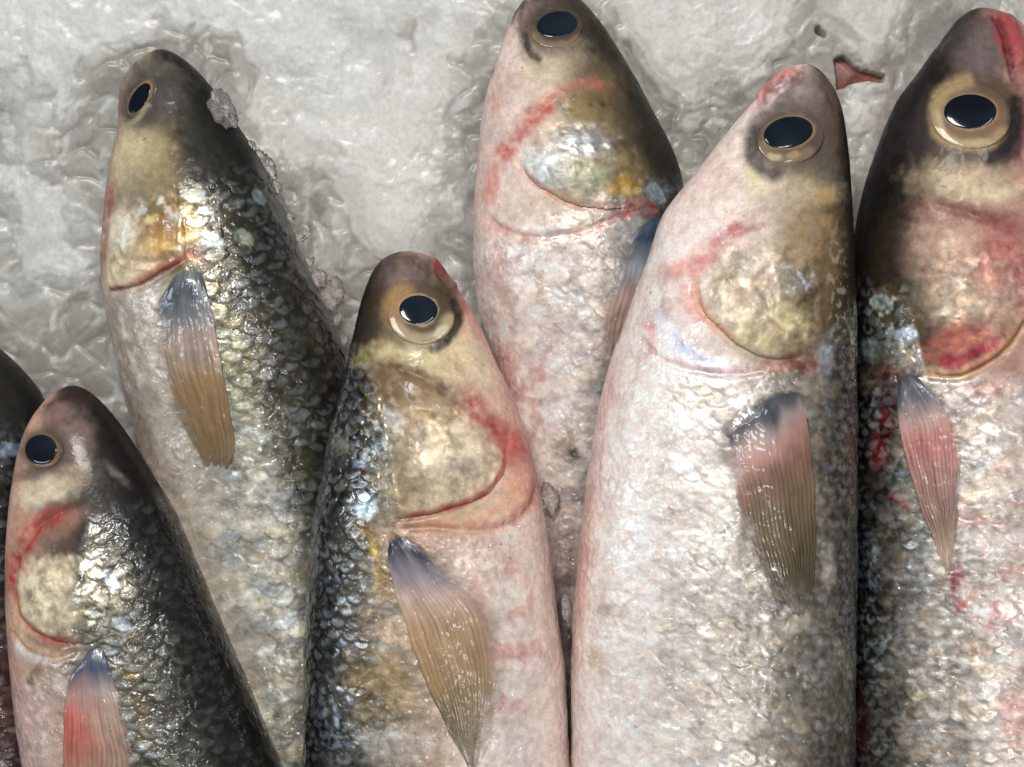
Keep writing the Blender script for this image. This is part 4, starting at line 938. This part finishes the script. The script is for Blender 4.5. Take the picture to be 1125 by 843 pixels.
def hidden_fin():
    pts = [(905, 50), (935, 52), (985, 74), (985, 96), (945, 94), (918, 106), (908, 80)]
    n = 24; V = []
    q = np.array(pts, float); c = q.mean(0)
    ring = smooth_line(list(q) + [q[0]], 60)[:-1]
    for k in range(n + 1):
        s = k / n
        p = c + (ring - c) * (1 - s)
        z = -0.0150 + 0.004 * s ** 0.5 + 0 * p[:, 0]
        x, y, _ = to_world(p[:, 0], p[:, 1], 0.0)
        V.append(np.stack([x, y, z], -1))
    V = np.array(V)
    low = V[0].copy(); low[:, 2] -= 0.004
    V = np.concatenate([low[None], V])
    m, nt, b, new, L = nodes('raw_red_flesh')
    tc = new('ShaderNodeTexCoord').outputs['Object']
    cr = new('ShaderNodeValToRGB'); L(noise(new, L, tc, 130, 4), cr.inputs[0])
    cr.color_ramp.elements[0].position = .35; cr.color_ramp.elements[0].color = (*lin((92, 50, 42)), 1)
    cr.color_ramp.elements[1].position = .7; cr.color_ramp.elements[1].color = (*lin((146, 88, 74)), 1)
    L(cr.outputs[0], b.inputs['Base Color']); b.inputs['Roughness'].default_value = .3
    o = build('fish_scrap', V, grid_faces(n + 2, 59, True, True), m)
    o['label'] = 'reddish brown scrap showing through the gap in the ice by the largest fish'; o['category'] = 'fish scrap'
hidden_fin()


# ------------------------------------------------------------------ camera
cd = bpy.data.cameras.new('camera'); cam = bpy.data.objects.new('camera', cd); COL.objects.link(cam)
cam.location = (0, 0, H)
cd.sensor_width = 36; cd.lens = 36 * H / (1125 * K)
cd.clip_start = 0.01; cd.clip_end = 50
sc.camera = cam

# ------------------------------------------------------------------ light
wd = bpy.data.worlds.new('World'); sc.world = wd; wd.use_nodes = True
bg = wd.node_tree.nodes['Background']
bg.inputs[0].default_value = (0.75, 0.85, 1.0, 1); bg.inputs[1].default_value = 0.12

def area(name, loc, target, size, sy, power, color):
    l = bpy.data.lights.new(name, 'AREA'); l.shape = 'RECTANGLE'; l.size = size; l.size_y = sy
    l.energy = power; l.color = color
    o = bpy.data.objects.new(name, l); COL.objects.link(o)
    o.location = loc
    o.rotation_euler = (Vector(target) - Vector(loc)).to_track_quat('-Z', 'Y').to_euler()
    return o
area('stall_lamp', (-0.22, 0.75, 1.35), (0, 0, 0), 0.38, 0.26, 16, (1.0, 0.96, 0.905))
area('window_light', (-1.2, 0.15, 0.9), (0, 0, 0), 0.22, 0.45, 3.2, (0.78, 0.89, 1.0))
area('glint_strip', (0.50, -0.35, 1.5), (0, 0, 0), 0.04, 0.6, 3.2, (1.0, 0.97, 0.93))  # unseen strip light added for glints on the wet skin
area('glint_strip_far', (0.30, 0.62, 1.6), (0, 0, 0), 0.04, 0.6, 3.2, (0.97, 0.98, 1.0))  # second added strip light, again for wet glints

area('sparkle_light', (0.10, 0.32, 1.6), (0, 0, 0), 0.09, 0.09, 1.4, (1.0, 0.98, 0.95))  # small unseen light near the zenith, added for sparkle on the wet fish
area('sparkle_light_left', (-0.42, 0.28, 1.5), (0, 0, 0), 0.09, 0.09, 1.0, (0.93, 0.97, 1.0))  # another small light added for sparkle, from the left

sc.view_settings.view_transform = 'Standard'; sc.view_settings.look = 'None'
sc.view_settings.exposure = 0; sc.view_settings.gamma = 1
sc.render.engine = 'CYCLES'
sc.cycles.use_denoising = True
sc.cycles.max_bounces = 8
